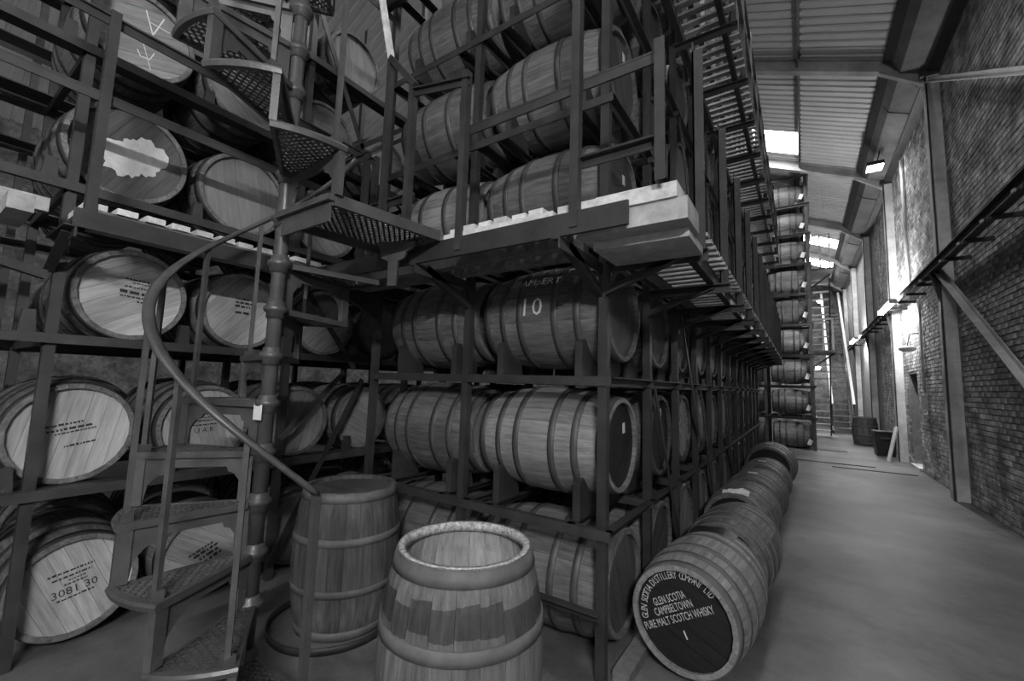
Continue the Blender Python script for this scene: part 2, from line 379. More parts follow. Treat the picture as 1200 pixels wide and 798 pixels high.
# wind bracing on the wall and cable rail
b1 = MB().angle((1.97, 9.75, 3.72), (1.97, 6.0, 1.35), 0.07, 0.09, 0.012, up=(1, 0, 0), fy=-1).build('wall_brace', 'beam_paint'); tag(b1, 'steel brace running down the brick wall from under the lamp rail', 'brace')
b2 = MB().angle((1.97, 9.62, 7.02), (1.97, 5.9, 4.72), 0.07, 0.09, 0.012, up=(1, 0, 0), fy=-1).build('wall_brace', 'beam_paint'); tag(b2, 'steel brace running down the brick wall from the column top', 'brace')
rail = thing('lamp_rail', (1.95, 10, 3.6), 'long dark steel rail bolted along the brick wall carrying the tube lamps', 'rail')
MB().ibeam((1.868, -7.3, 3.74), (1.868, 29.9, 3.74), 0.10, 0.15, 0.012).build('rail_beam', 'steel_mid', rail)
for k, yy in enumerate([5.0 + 0.92 * i for i in range(22)]):
    if any(abs(yy - c) < 0.3 for c in COLY): yy += 0.45
    MB().angle((2.1, yy, 3.617), (1.80, yy, 3.617), 0.05, 0.05, 0.008).build('bracket', 'steel_grey', rail)
    MB().box(1.80, 1.823, yy + 0.2, yy + 0.26, 3.66, 3.69).build('clip', 'galvanised', rail)
for cy in COLY:
    MB().bar((1.945, cy, 3.2), (1.87, cy, 3.675), 0.06, 0.06).build('strut', 'steel_grey', rail)

# tube lamps on the rail
def tube_lamp(y, label):
    off = '_offscreen' if y < 0 else ''
    t = thing('tube_lamp' + off, (1.88, y, 3.55), label, 'lamp', 'fluorescent tube lamps on the rail')
    MB().box(1.76, 1.79, y - 0.87, y + 0.87, 3.65, 3.71).build('housing', 'galvanised', t)
    MB().tube([(1.70, y - 0.8, 3.68), (1.70, y + 0.8, 3.68)], 0.045, 8).build('tube' + off, 'tube_glow' if y > 0 else 'tube_glow_near', t)
    for e in (-0.84, 0.84): MB().box(1.65, 1.77, y + e - 0.03, y + e + 0.03, 3.63, 3.73).build('end_cap', 'galvanised', t)
    MB().bar((1.785, y + 0.4, 3.69), (1.825, y + 0.4, 3.69), 0.05, 0.03).build('hanger', 'steel_grey', t)
tube_lamp(13.2, 'lit fluorescent tube lamp on the wall rail beside the doorway')
tube_lamp(20.9, 'lit fluorescent tube lamp on the wall rail near the far staircase')
tube_lamp(-2.3, 'fluorescent tube lamp on the wall rail opposite the spiral staircase')
fl = thing('flood_lamp', (1.62, 12.6, 6.9), 'bright rectangular flood lamp fixed under the roof gutter', 'lamp')
MB().box(1.42, 1.74, 12.45, 12.8, 6.93, 7.02).build('housing', 'steel_grey', fl)
MB().box(1.44, 1.72, 12.47, 12.78, 6.905, 6.93).build('lens', 'flood_glow', fl)
MB().bar((1.62, 12.62, 7.01), (1.68, 12.62, 7.31), 0.04, 0.02).build('yoke', 'steel_grey', fl)
# wall fittings
dl = thing('wall_lamp', (2.0, 12.3, 2.55), 'unlit oval dish lamp on a bracket beside the doorway', 'lamp')
MB().lathe([(0.0, 0.07), (0.05, 0.065), (0.13, 0.03), (0.15, 0.0), (0.14, -0.03), (0.09, -0.06), (0.0, -0.07)], 20, (1.9, 12.3, 2.62)).build('dish', 'galvanised', dl)
MB().tube([(2.1, 12.3, 2.95), (1.95, 12.3, 2.93), (1.9, 12.3, 2.68)], 0.013, 6).build('arm', 'steel_grey', dl)
cp = thing('conduit', (2.05, 12.5, 0.9), 'pale vertical conduit pipe with switch box on the wall beside the door', 'pipe')
MB().tube([(2.06, 11.9, 1.62), (2.06, 11.9, 3.62)], 0.025, 8).build('pipe', 'galvanised', cp)
MB().box(1.99, 2.09, 11.83, 11.97, 1.35, 1.62).build('switch_box', 'galvanised', cp)
MB().box(2.01, 2.09, 11.87, 12.01, 1.15, 1.25).build('socket', 'galvanised', cp)
c2 = MB().tube([(2.05, 12.66, 3.84), (2.05, 12.66, 7.0)], 0.035, 8).build('conduit', 'concrete_column'); tag(c2, 'pale downpipe on the upper brick wall between two columns', 'pipe')

# ------------------------------------------------------------------ barrels
def profile(L, rb, rh):
    """radius at axial position z in -L/2..L/2"""
    return lambda z: rh + (rb - rh) * (1 - (abs(z) / (L / 2)) ** 2.0)
MESH = {}
def barrel_meshes(kind, L, rb, rh, n, wood, hoopm, hoops):
    """one stave, hoop set, whole stave shell and head boards, all about the z axis"""
    pf = profile(L, rb, rh); d = {'L': L, 'rb': rb, 'rh': rh, 'n': n, 'pf': pf}
    def stave_mb(k, seg, mb, thick=0.026):
        g = 0.0016
        zs = [-L / 2 + L * i / seg for i in range(seg + 1)]; vs = []
        for zz in zs:
            r = pf(zz); h = PI / n - g / r / 2
            for a in (-h, 0, h): vs.append((r * math.cos(a + k), r * math.sin(a + k), zz))
            for a in (h, -h): vs.append(((r - thick) * math.cos(a + k), (r - thick) * math.sin(a + k), zz))
        fs = []
        for i in range(seg):
            for j in range(5): fs.append((i * 5 + j, i * 5 + (j + 1) % 5, (i + 1) * 5 + (j + 1) % 5, (i + 1) * 5 + j))
        fs += [(4, 3, 2, 1, 0), tuple(seg * 5 + j for j in range(5))]
        mb.add(vs, fs, False)
    mb = MB(); stave_mb(0, 6, mb); d['stave'] = mb.mesh('stave', wood)
    if kind == 'open':
        d['stave'].materials.append(M['stave_inside'])
        for q in range(6): d['stave'].polygons[q * 5 + 3].material_index = 1
    mb = MB(); tn = []
    for k in range(n):
        c0 = len(mb.v); stave_mb(2 * PI * k / n, 6, mb); tn += [random.uniform(-0.2, 0.2)] * (len(mb.v) - c0)
    me = mb.mesh('staves', wood); a = me.attributes.new('tone', 'FLOAT', 'POINT')
    a.data.foreach_set('value', tn); d['staves'] = me
    d['hoops'] = []
    for (zc, wd) in hoops:
        mb = MB(); a, b_ = zc - wd / 2, zc + wd / 2; t = 0.0045
        a = max(a, -L / 2 + 0.004); b_ = min(b_, L / 2 - 0.004)
        mb.lathe([(pf(a) - 0.002, a), (pf(a) + t, a), (pf((a + b_) / 2) + t, (a + b_) / 2), (pf(b_) + t, b_), (pf(b_) - 0.002, b_)], 40)
        for q in range(len(mb.sm)): mb.sm[q] = 40 <= q < 120
        d['hoops'].append(mb.mesh('hoop', hoopm))
    MESH[kind] = d
    return d
def board_meshes(r, nb, mname, th=0.02):
    """head boards: strips of a disc of radius r, thickness th, face at z = 0"""
    out = []; wdt = 2 * r / nb
    for i in range(nb):
        y0, y1 = -r + i * wdt + 0.0008, -r + (i + 1) * wdt - 0.0008
        ys = [y0 + (y1 - y0) * q / 4 for q in range(5)]
        x = lambda y: math.sqrt(max(r * r - y * y, 1e-6))
        poly = [(x(y), y) for y in ys] + [(-x(y), y) for y in reversed(ys)]
        if i in (0, nb - 1): poly = [p for q, p in enumerate(poly) if q == 0 or (Vector(p) - Vector(poly[q - 1])).length > 1e-5]
        up = random.uniform(-0.0015, 0.0015)
        out.append(MB().prism(poly, (0, 0, -th / 2 + up), (1, 0, 0), (0, 1, 0), th).mesh('head_board', mname))
    return out
HEADS = {}; BACK = {}
def heads_for(kind, mname):
    if (kind, mname) not in HEADS:
        d = MESH[kind]; r = d['rh'] - 0.018
        bs = board_meshes(r, 7, mname)
        mb = MB(); tn = []; off = 0
        for me in bs:
            mb.add([v.co for v in me.vertices], [tuple(p.vertices) for p in me.polygons]); tn += [random.uniform(-0.14, 0.14)] * len(me.vertices)
        one = mb.mesh('head', mname); a = one.attributes.new('tone', 'FLOAT', 'POINT'); a.data.foreach_set('value', tn)
        HEADS[(kind, mname)] = (bs, one)
    return HEADS[(kind, mname)]
def hoopset(L): return [(-L / 2 + 0.03, 0.06), (-L * 0.30, 0.045), (-L * 0.14, 0.045), (L * 0.14, 0.045), (L * 0.30, 0.045), (L / 2 - 0.03, 0.06)]
AS, HH, BT = 'asb', 'hog', 'hogdark'
barrel_meshes('asb', 0.88, 0.325, 0.29, 24, 'stave_mid', 'hoop_dark', hoopset(0.88))
barrel_meshes('leftbig', 0.90, 0.345, 0.315, 26, 'stave_mid', 'hoop_dark', hoopset(0.90))
barrel_meshes('hog', 0.96, 0.372, 0.31, 26, 'stave_mid', 'hoop_iron', hoopset(0.96))
barrel_meshes('hogdark', 0.96, 0.372, 0.31, 26, 'stave_dark', 'hoop_iron', hoopset(0.96))
barrel_meshes('hogpale', 0.96, 0.36, 0.30, 26, 'stave_pale', 'hoop_iron', hoopset(0.96))
barrel_meshes('roll', 0.84, 0.322, 0.284, 26, 'stave_pale', 'hoop_dull', hoopset(0.84))
barrel_meshes('rolldark', 0.84, 0.322, 0.284, 26, 'stave_mid', 'hoop_dull', hoopset(0.84))
barrel_meshes('rollbig', 0.90, 0.372, 0.325, 26, 'stave_mid', 'hoop_dull', hoopset(0.90))
barrel_meshes('open', 0.88, 0.365, 0.295, 22, 'stave_stained', 'hoop_dull', [(-0.41, 0.06), (-0.15, 0.055), (0.15, 0.055), (0.405, 0.06)])
barrel_meshes('closed', 0.88, 0.345, 0.295, 24, 'stave_dark', 'hoop_dull', [(-0.41, 0.06), (-0.15, 0.045), (0.15, 0.045), (0.41, 0.06)])
def axis_matrix(direction, roll):
    """turn the local z axis onto direction, rolled about it"""
    d = Vector(direction).normalized()
    return d.to_track_quat('Z', 'Y').to_matrix().to_4x4() @ Matrix.Rotation(roll, 4, 'Z')
def barrel(kind, centre, direction, label, detail=True, front='head_mid', back=None, roll=None, hroll=0.0, group='whisky casks', name='cask', ends=(1, -1)):
    """centre = centre of the cask; direction = way its shown head faces"""
    d = MESH[kind]; L = d['L']; c = Vector(centre)
    if roll is None: roll = random.uniform(0, 2 * PI)
    standing = abs(Vector(direction).z) > 0.7
    base = c - Vector((0, 0, L / 2 if standing else d['rb']))
    t = thing(name, base, label, 'barrel', group)
    A = Matrix.Translation(c - base) @ axis_matrix(direction, 0)
    Rl = Matrix.Rotation(roll, 4, 'Z')
    if detail:
        for k in range(d['n']): inst('stave', d['stave'], t, A @ Rl @ Matrix.Rotation(2 * PI * k / d['n'], 4, 'Z'))
    else: inst('staves', d['staves'], t, A @ Rl)
    for me in d['hoops']: inst('hoop', me, t, A @ Rl)
    for e in ends:
        bs, one = heads_for(kind, (front if e > 0 else (back or front)))
        H = A @ Matrix.Translation((0, 0, e * (L / 2 - 0.028))) @ (Matrix.Rotation(hroll, 4, 'Z') if e > 0 else Matrix.Rotation(PI, 4, 'X'))
        if detail and e > 0:
            if kind not in BACK: BACK[kind] = MB().lathe([(0.0005, -0.0235), (d['rh'] - 0.02, -0.0235), (d['rh'] - 0.02, -0.0215), (0.0005, -0.0215)], 32, close=True).mesh('head', 'head_dark')
            hd = inst('head', BACK[kind], t, H)
            for me in bs: inst('head_board', me, hd, Matrix.Identity(4))
        else: inst('head', one, t, H)
    t['_'] = 0; del t['_']
    return t, A @ Matrix.Translation((0, 0, L / 2 - 0.0265)), A, d
def head_mark(t, Hm, mb, name, m):
    me = mb.mesh(name, m); return inst(name, me, t, Hm @ Matrix.Translation((0, 0, 0.0)))
def flat_text(lines, rot=0.0):
    """lines = [(text or None, size, x, y, width)]: text, or a row of worn dashes when text is None"""
    mb = MB(); cr, sr = math.cos(rot), math.sin(rot)
    def put(vs, fs): mb.add([(x * cr - y * sr, x * sr + y * cr, z) for (x, y, z) in vs], fs)
    for (txt, size, x, y, wd) in lines:
        if txt:
            vs, fs = text_geo(txt, size); put([(v.x + x, v.y + y, 0.0012) for v in vs], fs)
        else:
            a = x - wd / 2
            while a < x + wd / 2:
                q = random.uniform(0.4, 1.6) * size; h = size * random.uniform(0.55, 0.8)
                b_ = min(a + q, x + wd / 2)
                put([(a, y, 0.0012), (b_, y, 0.0012), (b_, y + h, 0.0012), (a, y + h, 0.0012)], [(0, 1, 2, 3)])
                a = b_ + size * 0.35
    return mb
def side_text(d, items, rad_off=0.006):
    """lettering chalked on the bilge: items = [(text, size, axial, angle)] written along the axis"""
    mb = MB()
    for (txt, size, ax, ang) in items:
        vs, fs = text_geo(txt, size)
        out = []
        for v in vs:
            zz = ax + v.x; r = d['pf'](zz) + rad_off; a = ang + v.y / r
            out.append((r * math.cos(a), r * math.sin(a), zz))
        mb.add(out, fs)
    return mb
def stroke(mb, pts, wd):
    for a, b_ in zip(pts[:-1], pts[1:]):
        a = Vector((*a, 0.0012)); b2_ = Vector((*b_, 0.0012)); dd = (b2_ - a).normalized(); n = Vector((-dd.y, dd.x, 0)) * wd / 2
        mb.add([a - n, b2_ - n, b2_ + n, a + n], [(0, 1, 2, 3)])

TIER = ['ground', 'second', 'third', 'fourth', 'fifth', 'sixth', 'seventh', 'eighth', 'ninth']
# --- left rack: heads on the plane x = -3.6
LZ = [0.329, 1.23, 2.10, 3.02, 3.86, 4.75]
LY = [[0.78, 1.46, 2.13, 2.8], [0.68, 1.37, 2.04, 2.71, 3.38], [0.88, 1.55, 2.24, 2.91], [0.775, 1.48, 2.185, 2.89], [0.77, 1.43, 2.10, 2.78], [0.95, 1.65, 2.36]]
LL = {(0, 0): 'cask with head stencilled 3081 30 on the ground tier of the left rack',
      (0, 1): 'cask with a dark stencilled block on its head, behind the lowest spiral treads',
      (1, 0): 'pale-headed cask with a faint diagonal stencil, above the 3081 30 cask',
      (1, 1): 'pale-headed cask stencilled U A R behind the spiral staircase',
      (2, 0): 'pale-headed cask with stencilled lines, just under the left timber walkway',
      (2, 1): 'pale-headed cask behind the stair balusters, next under the left timber walkway',
      (3, 0): 'dark-headed cask splashed with white paint above the left walkway',
      (3, 1): 'grey-headed cask with vertical head boards above the left walkway',
      (4, 0): 'cask with chalk strokes on its head, above the paint-splashed cask',
      (4, 1): 'cask with rough pale head seen past the upper spiral treads'}
LH = {(0, 0): 'head_worn', (0, 1): 'head_worn', (1, 0): 'head_worn', (1, 1): 'head_worn', (2, 0): 'head_worn', (2, 1): 'head_worn', (3, 0): 'head_dark', (3, 1): 'head_grey', (4, 0): 'head_mid', (4, 1): 'head_mid'}
for ti, ys in enumerate(LY):
    for j, yy in enumerate(ys):
        lab = LL.get((ti, j), 'cask on the %s tier of the left rack, number %s from the walkway end post' % (TIER[ti], ['one', 'two', 'three', 'four', 'five'][j]))
        hr = {(3, 1): R(100), (3, 0): R(60), (1, 0): R(80), (0, 0): R(115), (2, 0): R(30), (2, 1): R(50)}.get((ti, j), random.uniform(0, PI))
        kind = 'leftbig' if ti == 3 else 'asb'
        d = MESH[kind]
        t, Hm, A, d = barrel(kind, (-3.6 - d['L'] / 2, yy, LZ[ti]), (1, 0, 0), lab, detail=(j < 3), front=LH.get((ti, j), 'head_mid'), hroll=hr, group='casks on the left rack')
        # local x,y of the head plane: find the roll that makes +y point up
        up = (Hm.to_3x3().inverted() @ Vector((0, 0, 1))); ang = math.atan2(up.y, up.x) - PI / 2
        HU = Hm @ Matrix.Rotation(ang, 4, 'Z')
        if (ti, j) == (0, 0):
            head_mark(t, HU, flat_text([(None, 0.016, 0, 0.09, 0.2), (None, 0.016, 0, 0.06, 0.17), (None, 0.012, 0.02, 0.038, 0.08), (None, 0.014, 0.01, 0.016, 0.1), ('3081 30', 0.062, 0, -0.04, 0), (None, 0.014, 0.0, -0.065, 0.16)], R(12)), 'stencil', 'ink')
        if (ti, j) == (0, 1):
            head_mark(t, HU, flat_text([(None, 0.02, -0.02, 0.02, 0.16), (None, 0.026, 0, -0.01, 0.16), (None, 0.03, 0.01, -0.045, 0.13), (None, 0.03, 0.02, -0.08, 0.12), (None, 0.014, 0, -0.11, 0.1)], R(25)), 'stencil', 'ink')
        if (ti, j) == (1, 0):
            head_mark(t, HU, flat_text([(None, 0.016, -0.02, 0.05, 0.16), (None, 0.02, 0, 0.02, 0.2), (None, 0.012, 0.02, 0.0, 0.18), (None, 0.014, 0.03, -0.08, 0.14)], R(12)), 'stencil', 'ink')
        if (ti, j) == (1, 1):
            head_mark(t, HU, flat_text([(None, 0.018, 0, 0.10, 0.07), (None, 0.014, 0, 0.075, 0.12), (None, 0.014, 0, 0.052, 0.13), (None, 0.014, 0, 0.03, 0.15), (None, 0.016, 0, 0.0, 0.17), ('U A R', 0.05, 0.0, -0.05, 0)], R(4)), 'stencil', 'ink')
        if (ti, j) == (2, 0):
            head_mark(t, HU, flat_text([(None, 0.016, 0.03, 0.10, 0.16), (None, 0.012, 0.04, 0.08, 0.10), (None, 0.014, 0.04, 0.05, 0.17), (None, 0.032, 0.02, 0.01, 0.17), (None, 0.016, 0.02, -0.015, 0.16), (None, 0.016, 0.07, -0.04, 0.08)], R(-4)), 'stencil', 'ink')
        if (ti, j) == (2, 1):
            head_mark(t, HU, flat_text([(None, 0.014, 0.02, 0.09, 0.16), (None, 0.022, 0.02, 0.06, 0.15), (None, 0.022, 0.02, 0.03, 0.15), (None, 0.03, 0.0, -0.02, 0.1)], R(-2)), 'stencil', 'ink')
        if (ti, j) == (3, 0):
            mb = MB(); poly = []
            random.seed(5)
            for q in range(44):
                a = 2 * PI * q / 44; r = 0.155 * (1 + 0.22 * math.cos(2 * a - 1.0)) + random.uniform(-0.02, 0.02)
                poly.append((r * math.cos(a) * 0.95 + 0.03, r * math.sin(a) * 0.95 - 0.0))
            mb.prism(poly, (0, 0, 0.0012), (1, 0, 0), (0, 1, 0), 0.001); head_mark(t, HU, mb, 'paint_splash', 'white_paint')
        if (ti, j) == (4, 0):
            mb = MB(); stroke(mb, [(0.0, 0.2), (0.05, 0.05), (0.1, 0.21)], 0.008); stroke(mb, [(0.02, 0.13), (0.14, 0.13)], 0.006)
            stroke(mb, [(0.0, -0.02), (0.06, -0.2)], 0.004); stroke(mb, [(-0.02, -0.1), (0.0, -0.14), (0.05, -0.13), (0.07, -0.07)], 0.006)
            head_mark(t, HU, mb, 'chalk_mark', 'chalk')

# --- aisle rack: bays along y, casks lie across
AX, MX, IX = -0.93, -1.97, -3.0
Y0, BP = 2.35, 0.85
RZ = [0.80, 1.66, 2.53, 3.40, 4.27, 5.14, 6.01, 6.88, 7.75]        # rail heights
CZ = [0.376] + [z + 0.055 + 0.372 for z in RZ]
def bay_y(k): return Y0 + BP * (k + 0.5)
BAY = ['first', 'second', 'third', 'fourth', 'fifth', 'sixth', 'seventh', 'eighth', 'ninth', 'tenth', 'eleventh', 'twelfth', 'thirteenth', 'fourteenth']
random.seed(21)
heads_choice = ['head_dark', 'head_mid', 'head_grey', 'head_dark', 'head_mid']
def tag_quad(t, Hm, x, y, wd=0.05, ht=0.07, rot=0.1, name='paper_label'):
    mb = MB().prism([(-wd / 2, -ht / 2), (wd / 2, -ht / 2), (wd / 2, ht / 2), (-wd / 2, ht / 2)], (0, 0, 0.0015), (math.cos(rot), math.sin(rot), 0), (-math.sin(rot), math.cos(rot), 0), 0.001)
    return inst(name, mb.mesh(name, 'paper'), t, Hm @ Matrix.Translation((x, y, 0)))
ENDL = {(0, 0): 'cask on the ground tier at the rack end, behind the open-topped cask',
        (1, 0): 'broad pale-sided cask at the aisle corner of the rack end, second tier',
        (2, 0): 'cask chalked with the number 10 on its side at the rack end',
        (3, 0): 'cask just above the end walkway at the aisle corner, paper labels on its head',
        (4, 0): 'big dark cask at the rack end two tiers above the walkway corner',
        (5, 0): 'topmost visible cask at the aisle corner of the rack end',
        (0, 1): 'dim cask on the ground tier at the rack end, between the two standing casks',
        (1, 1): 'streak-stained cask at the rack end, second tier on the inner side',
        (2, 1): 'dark-hooped cask beside the cask chalked 10 under the walkway',
        (3, 1): 'pale cask with dark shadow bands beside the spiral landing',
        (4, 1): 'cask at the inner side of the rack end, above the spiral landing',
        (5, 1): 'high cask at the inner side of the rack end, under the upper walkway'}
for ti in range(7):
    for k in range(12):
        for ci, cx in enumerate(((AX + MX) / 2, (MX + IX) / 2)):
            if ci == 1 and k > 1: continue
            if ti == 6 and (k < 1 or ci == 1): continue
            yy = bay_y(k); near = k == 0 or (k <= 2 and ci == 0)
            if k == 0: lab = ENDL[(ti, ci)]
            else: lab = '%s-tier cask in the %s bay from the rack end, %s' % (TIER[ti], BAY[k], 'head to aisle' if ci == 0 else 'inner side')
            kind = random.choice(['hog', 'hogdark'])
            if k == 0: kind = {(0, 0): 'hog', (1, 0): 'hogpale', (2, 0): 'hog', (3, 0): 'hog', (4, 0): 'hog', (5, 0): 'hog', (0, 1): 'hog', (1, 1): 'hog', (2, 1): 'hog', (3, 1): 'hogpale', (4, 1): 'hog', (5, 1): 'hog'}[(ti, ci)]
            hm = random.choice(heads_choice)
            if (ti, k, ci) == (1, 2, 0): hm = 'head_frosted'
            if (ti, k, ci) in ((1, 0, 0), (1, 1, 0)): hm = 'head_black'
            t, Hm, A, d = barrel(kind, (cx + random.uniform(-0.02, 0.02), yy, CZ[ti]), (1, 0, 0), lab, detail=near, front=hm, hroll=random.uniform(0, PI), group='casks in the aisle rack')
            up = (Hm.to_3x3().inverted() @ Vector((0, 0, 1))); ang = math.atan2(up.y, up.x) - PI / 2; HU = Hm @ Matrix.Rotation(ang, 4, 'Z')
            if ci == 0 and (k, ti) in ((0, 1), (1, 1), (0, 3), (0, 4), (1, 3), (3, 1), (2, 3), (4, 3), (2, 2)):
                tag_quad(t, HU, 0.08 + random.uniform(-0.1, 0.05), 0.16 + random.uniform(-0.1, 0.03))
            if (k, ti, ci) == (0, 2, 0):
                # chalk on the side facing the walkway end (-y), text along the axis
                inv = A.to_3x3().inverted(); f = inv @ Vector((0, -1, 0)); a0 = math.atan2(f.y, f.x)
                u = inv @ Vector((0, 0, 1)); au = math.atan2(u.y, u.x); sgn = 1 if math.sin(au - a0) > 0 else -1
                def chalk_line(txt, size, x, ang):
                    mb = MB()
                    vs, fs = text_geo(txt, size); out = []
                    for v in vs:
                        zz = x + v.x; r = d['pf'](zz) + 0.0085; aa = a0 + sgn * (ang + v.y / r)
                        out.append((r * math.cos(aa), r * math.sin(aa), zz))
                    mb.add(out, fs); inst('chalk_writing', mb.mesh('chalk_writing', 'chalk'), t, A)
                chalk_line('K', 0.085, -0.10, R(46)); chalk_line('TnSpiT', 0.085, 0.09, R(46)); chalk_line('AMpERT', 0.085, 0.0, R(30)); chalk_line('1', 0.17, -0.085, R(-4)); chalk_line('0', 0.17, 0.015, R(-4))

# --- rack frames
def frame_rack(name, label, xs, ys, tops, rails, base, ymax):
    pass
rack = thing('cask_rack', (MX, 8, 0), 'tall dark steel rack full of casks beside the aisle', 'rack')
NB = 13
for k in range(NB):
    yy = Y0 + BP * k
    for x in ((AX, MX, IX) if k < 3 else (AX,)):
        fx = -1 if x == AX else 1
        MB().angle((x, yy, 0), (x, yy, 8.1), 0.055, 0.05, 0.009, up=(0, 1, 0), fx=1).build('post', 'steel_mid' if k == 0 and x == AX else 'steel_dark', rack)
for ti, z in enumerate(RZ[:7]):
    # end rails, across, at each frame
    for k in range(NB):
        yy = Y0 + BP * k
        if True:
            MB().angle((IX if k < 2 else MX, yy - 0.012, z), (AX + 0.03, yy - 0.012, z), 0.05, 0.055, 0.008, fy=-1, fx=-1).build('end_rail', ('steel_grey', 'steel_mid')[ti] if ti in (0, 1) and k == 0 else 'steel_dark', rack)
    for x in (AX - 0.02, MX, IX):
        MB().angle((x, Y0, z), (x, Y0 + BP * (NB - 1), z), 0.05, 0.055, 0.008, fy=-1).build('side_rail', 'steel_dark', rack)
    for cx in ((AX + MX) / 2, (MX + IX) / 2):
        for sx in (-0.3, 0.3): MB().angle((cx + sx - 0.025, Y0, z), (cx + sx - 0.025, Y0 + BP * ((NB - 1) if cx > MX else 2), z), 0.05, 0.05, 0.008, fy=-1).build('cradle_rail', 'steel_dark', rack)
    for k in range(NB - 1):
        for cx in ((AX + MX) / 2, (MX + IX) / 2):
            if cx < MX and k > 1: continue
            for sx in (-0.3, 0.3):
                for sy in (-1, 1):
                    yb = bay_y(k) + sy * 0.17
                    MB().prism([(sy * (q[0] - 0.17), q[1]) for q in ((0.08, -0.005), (0.34, -0.005), (0.34, 0.22), (0.29, 0.24), (0.20, 0.147), (0.10, 0.099))], (cx + sx, yb, z), (0, 1, 0), (0, 0, 1), 0.05).build('chock', 'steel_dark', rack)
MB().angle((MX + 0.2, Y0 - 0.1, 0.42), (AX + 0.02, Y0 - 0.1, 0.42), 0.05, 0.05, 0.008, fy=-1).build('end_rail', 'steel_dark', rack)
# diagonal bracing on the aisle face
for (k0, z0, k1, z1) in ((1, 1.6, 2, 0.1), (2, 2.3, 3, 1.0), (3, 1.6, 4, 0.1), (1, 3.3, 2, 2.5), (1, 2.5, 2, 3.4), (2, 4.2, 3, 2.6), (5, 1.6, 6, 0.2)):
    MB().bar((AX + 0.035, Y0 + BP * k0, z0), (AX + 0.035, Y0 + BP * k1, z1), 0.045, 0.01, up=(1, 0, 0)).build('diagonal', 'steel_dark', rack)

# --- brackets and walkways
ARM = 2.33
def bracket(parent, x, y, dx, dy, z, reach=0.55, brace=True):
    tipx, tipy = x + dx * reach, y + dy * reach
    MB().angle((x, y, z), (tipx, tipy, z), 0.05, 0.06, 0.009, fy=-1).build('bracket_arm', 'steel_dark', parent)
    if brace: MB().angle((x, y, z - 0.2), (x + dx * reach * 0.82, y + dy * reach * 0.82, z - 0.03), 0.045, 0.05, 0.009).build('bracket_brace', 'steel_dark', parent)
UZ = ARM + 2.60
for z in (ARM, UZ):
    for k in range(NB): bracket(rack, AX, Y0 + BP * k, 1, 0, z, brace=z == ARM)
    for x in (AX - 0.03, MX, IX): bracket(rack, x, Y0, 0, -1, z, brace=z == ARM)

def slat_row(parent, n, fn, m):
    me = None
    for i in range(n):
        mb = fn(i)
        if mb: mb.build('slat', m if not callable(m) else m(i), parent)
# end walkway (along x at y 1.78..2.33)
ew = thing('end_walkway', (-1.7, 2.05, 2.33), 'timber-slatted steel walkway across the end of the rack by the spiral landing', 'walkway')
MB().box(-3.05, -0.62, 1.798, 1.818, 2.328, 2.44).build('edge_beam', 'steel_mid', ew)
MB().bar((-1.75, 1.835, 2.455), (-1.01, 1.835, 2.455), 0.05, 0.035).build('bearer', 'timber_pale', ew)
for yb in (2.0, 2.2): MB().bar((-3.05, yb, 2.4025), (-1.002, yb, 2.4025), 0.07, 0.147).build('bearer', 'timber_grey', ew)
for i in range(22):
    x = -2.95 + i * 0.112
    if x > -1.08: continue
    y_s = 1.80 if x > -1.75 else 1.93
    MB().box(x, x + 0.085, y_s + random.uniform(0, 0.03), 2.31, 2.475, 2.505).build('slat', 'timber_pale', ew)
for (x, h) in ((-0.865, 4.9), (-1.60, 3.47), (-2.07, 3.58)):
    MB().angle((x, 1.79, 2.36), (x, 1.79, h), 0.045, 0.045, 0.008, up=(0, 1, 0)).build('guard_post', 'steel_grey', ew)
MB().angle((-0.50, 1.788, 2.495), (-0.50, 1.788, 3.155), 0.045, 0.045, 0.008, up=(0, 1, 0), fx=-1).build('guard_post', 'steel_grey', ew)
MB().angle((-1.62, 1.86, 3.15), (-0.50, 1.86, 3.15), 0.012, 0.06, 0.01, fy=-1).build('guard_rail', 'steel_grey', ew)
MB().angle((-2.07, 1.81, 3.53), (-1.58, 1.81, 3.42), 0.03, 0.05, 0.01, fy=-1).build('guard_rail', 'steel_dark', ew)
MB().bar((-2.33, 1.80, 3.86), (-2.06, 1.80, 3.55), 0.04, 0.04).build('guard_rail', 'steel_dark', ew)
MB().bar((-2.62, 1.80, 4.92), (-2.33, 1.80, 3.86), 0.035, 0.035).build('stay', 'timber_pale', ew)
MB().angle((-2.33, 1.80, 2.36), (-2.33, 1.80, 3.88), 0.04, 0.04, 0.008, up=(0, 1, 0)).build('guard_post', 'steel_grey', ew)
MB().angle((-2.62, 1.86, 2.36), (-2.62, 1.86, 3.3), 0.04, 0.04, 0.008, up=(0, 1, 0)).build('guard_post', 'steel_grey', ew)
MB().angle((-3.0, 1.88, 3.28), (-2.60, 1.88, 3.28), 0.03, 0.05, 0.01, fy=-1).build('guard_rail', 'steel_grey', ew)
MB().angle((-3.0, 1.88, 2.85), (-2.10, 1.88, 2.85), 0.03, 0.05, 0.01, fy=-1).build('guard_rail', 'steel_grey', ew)
MB().angle((-0.92, 1.85, 2.72), (-0.49, 1.85, 2.72), 0.04, 0.05, 0.01, fy=-1).build('guard_rail', 'steel_dark', ew)
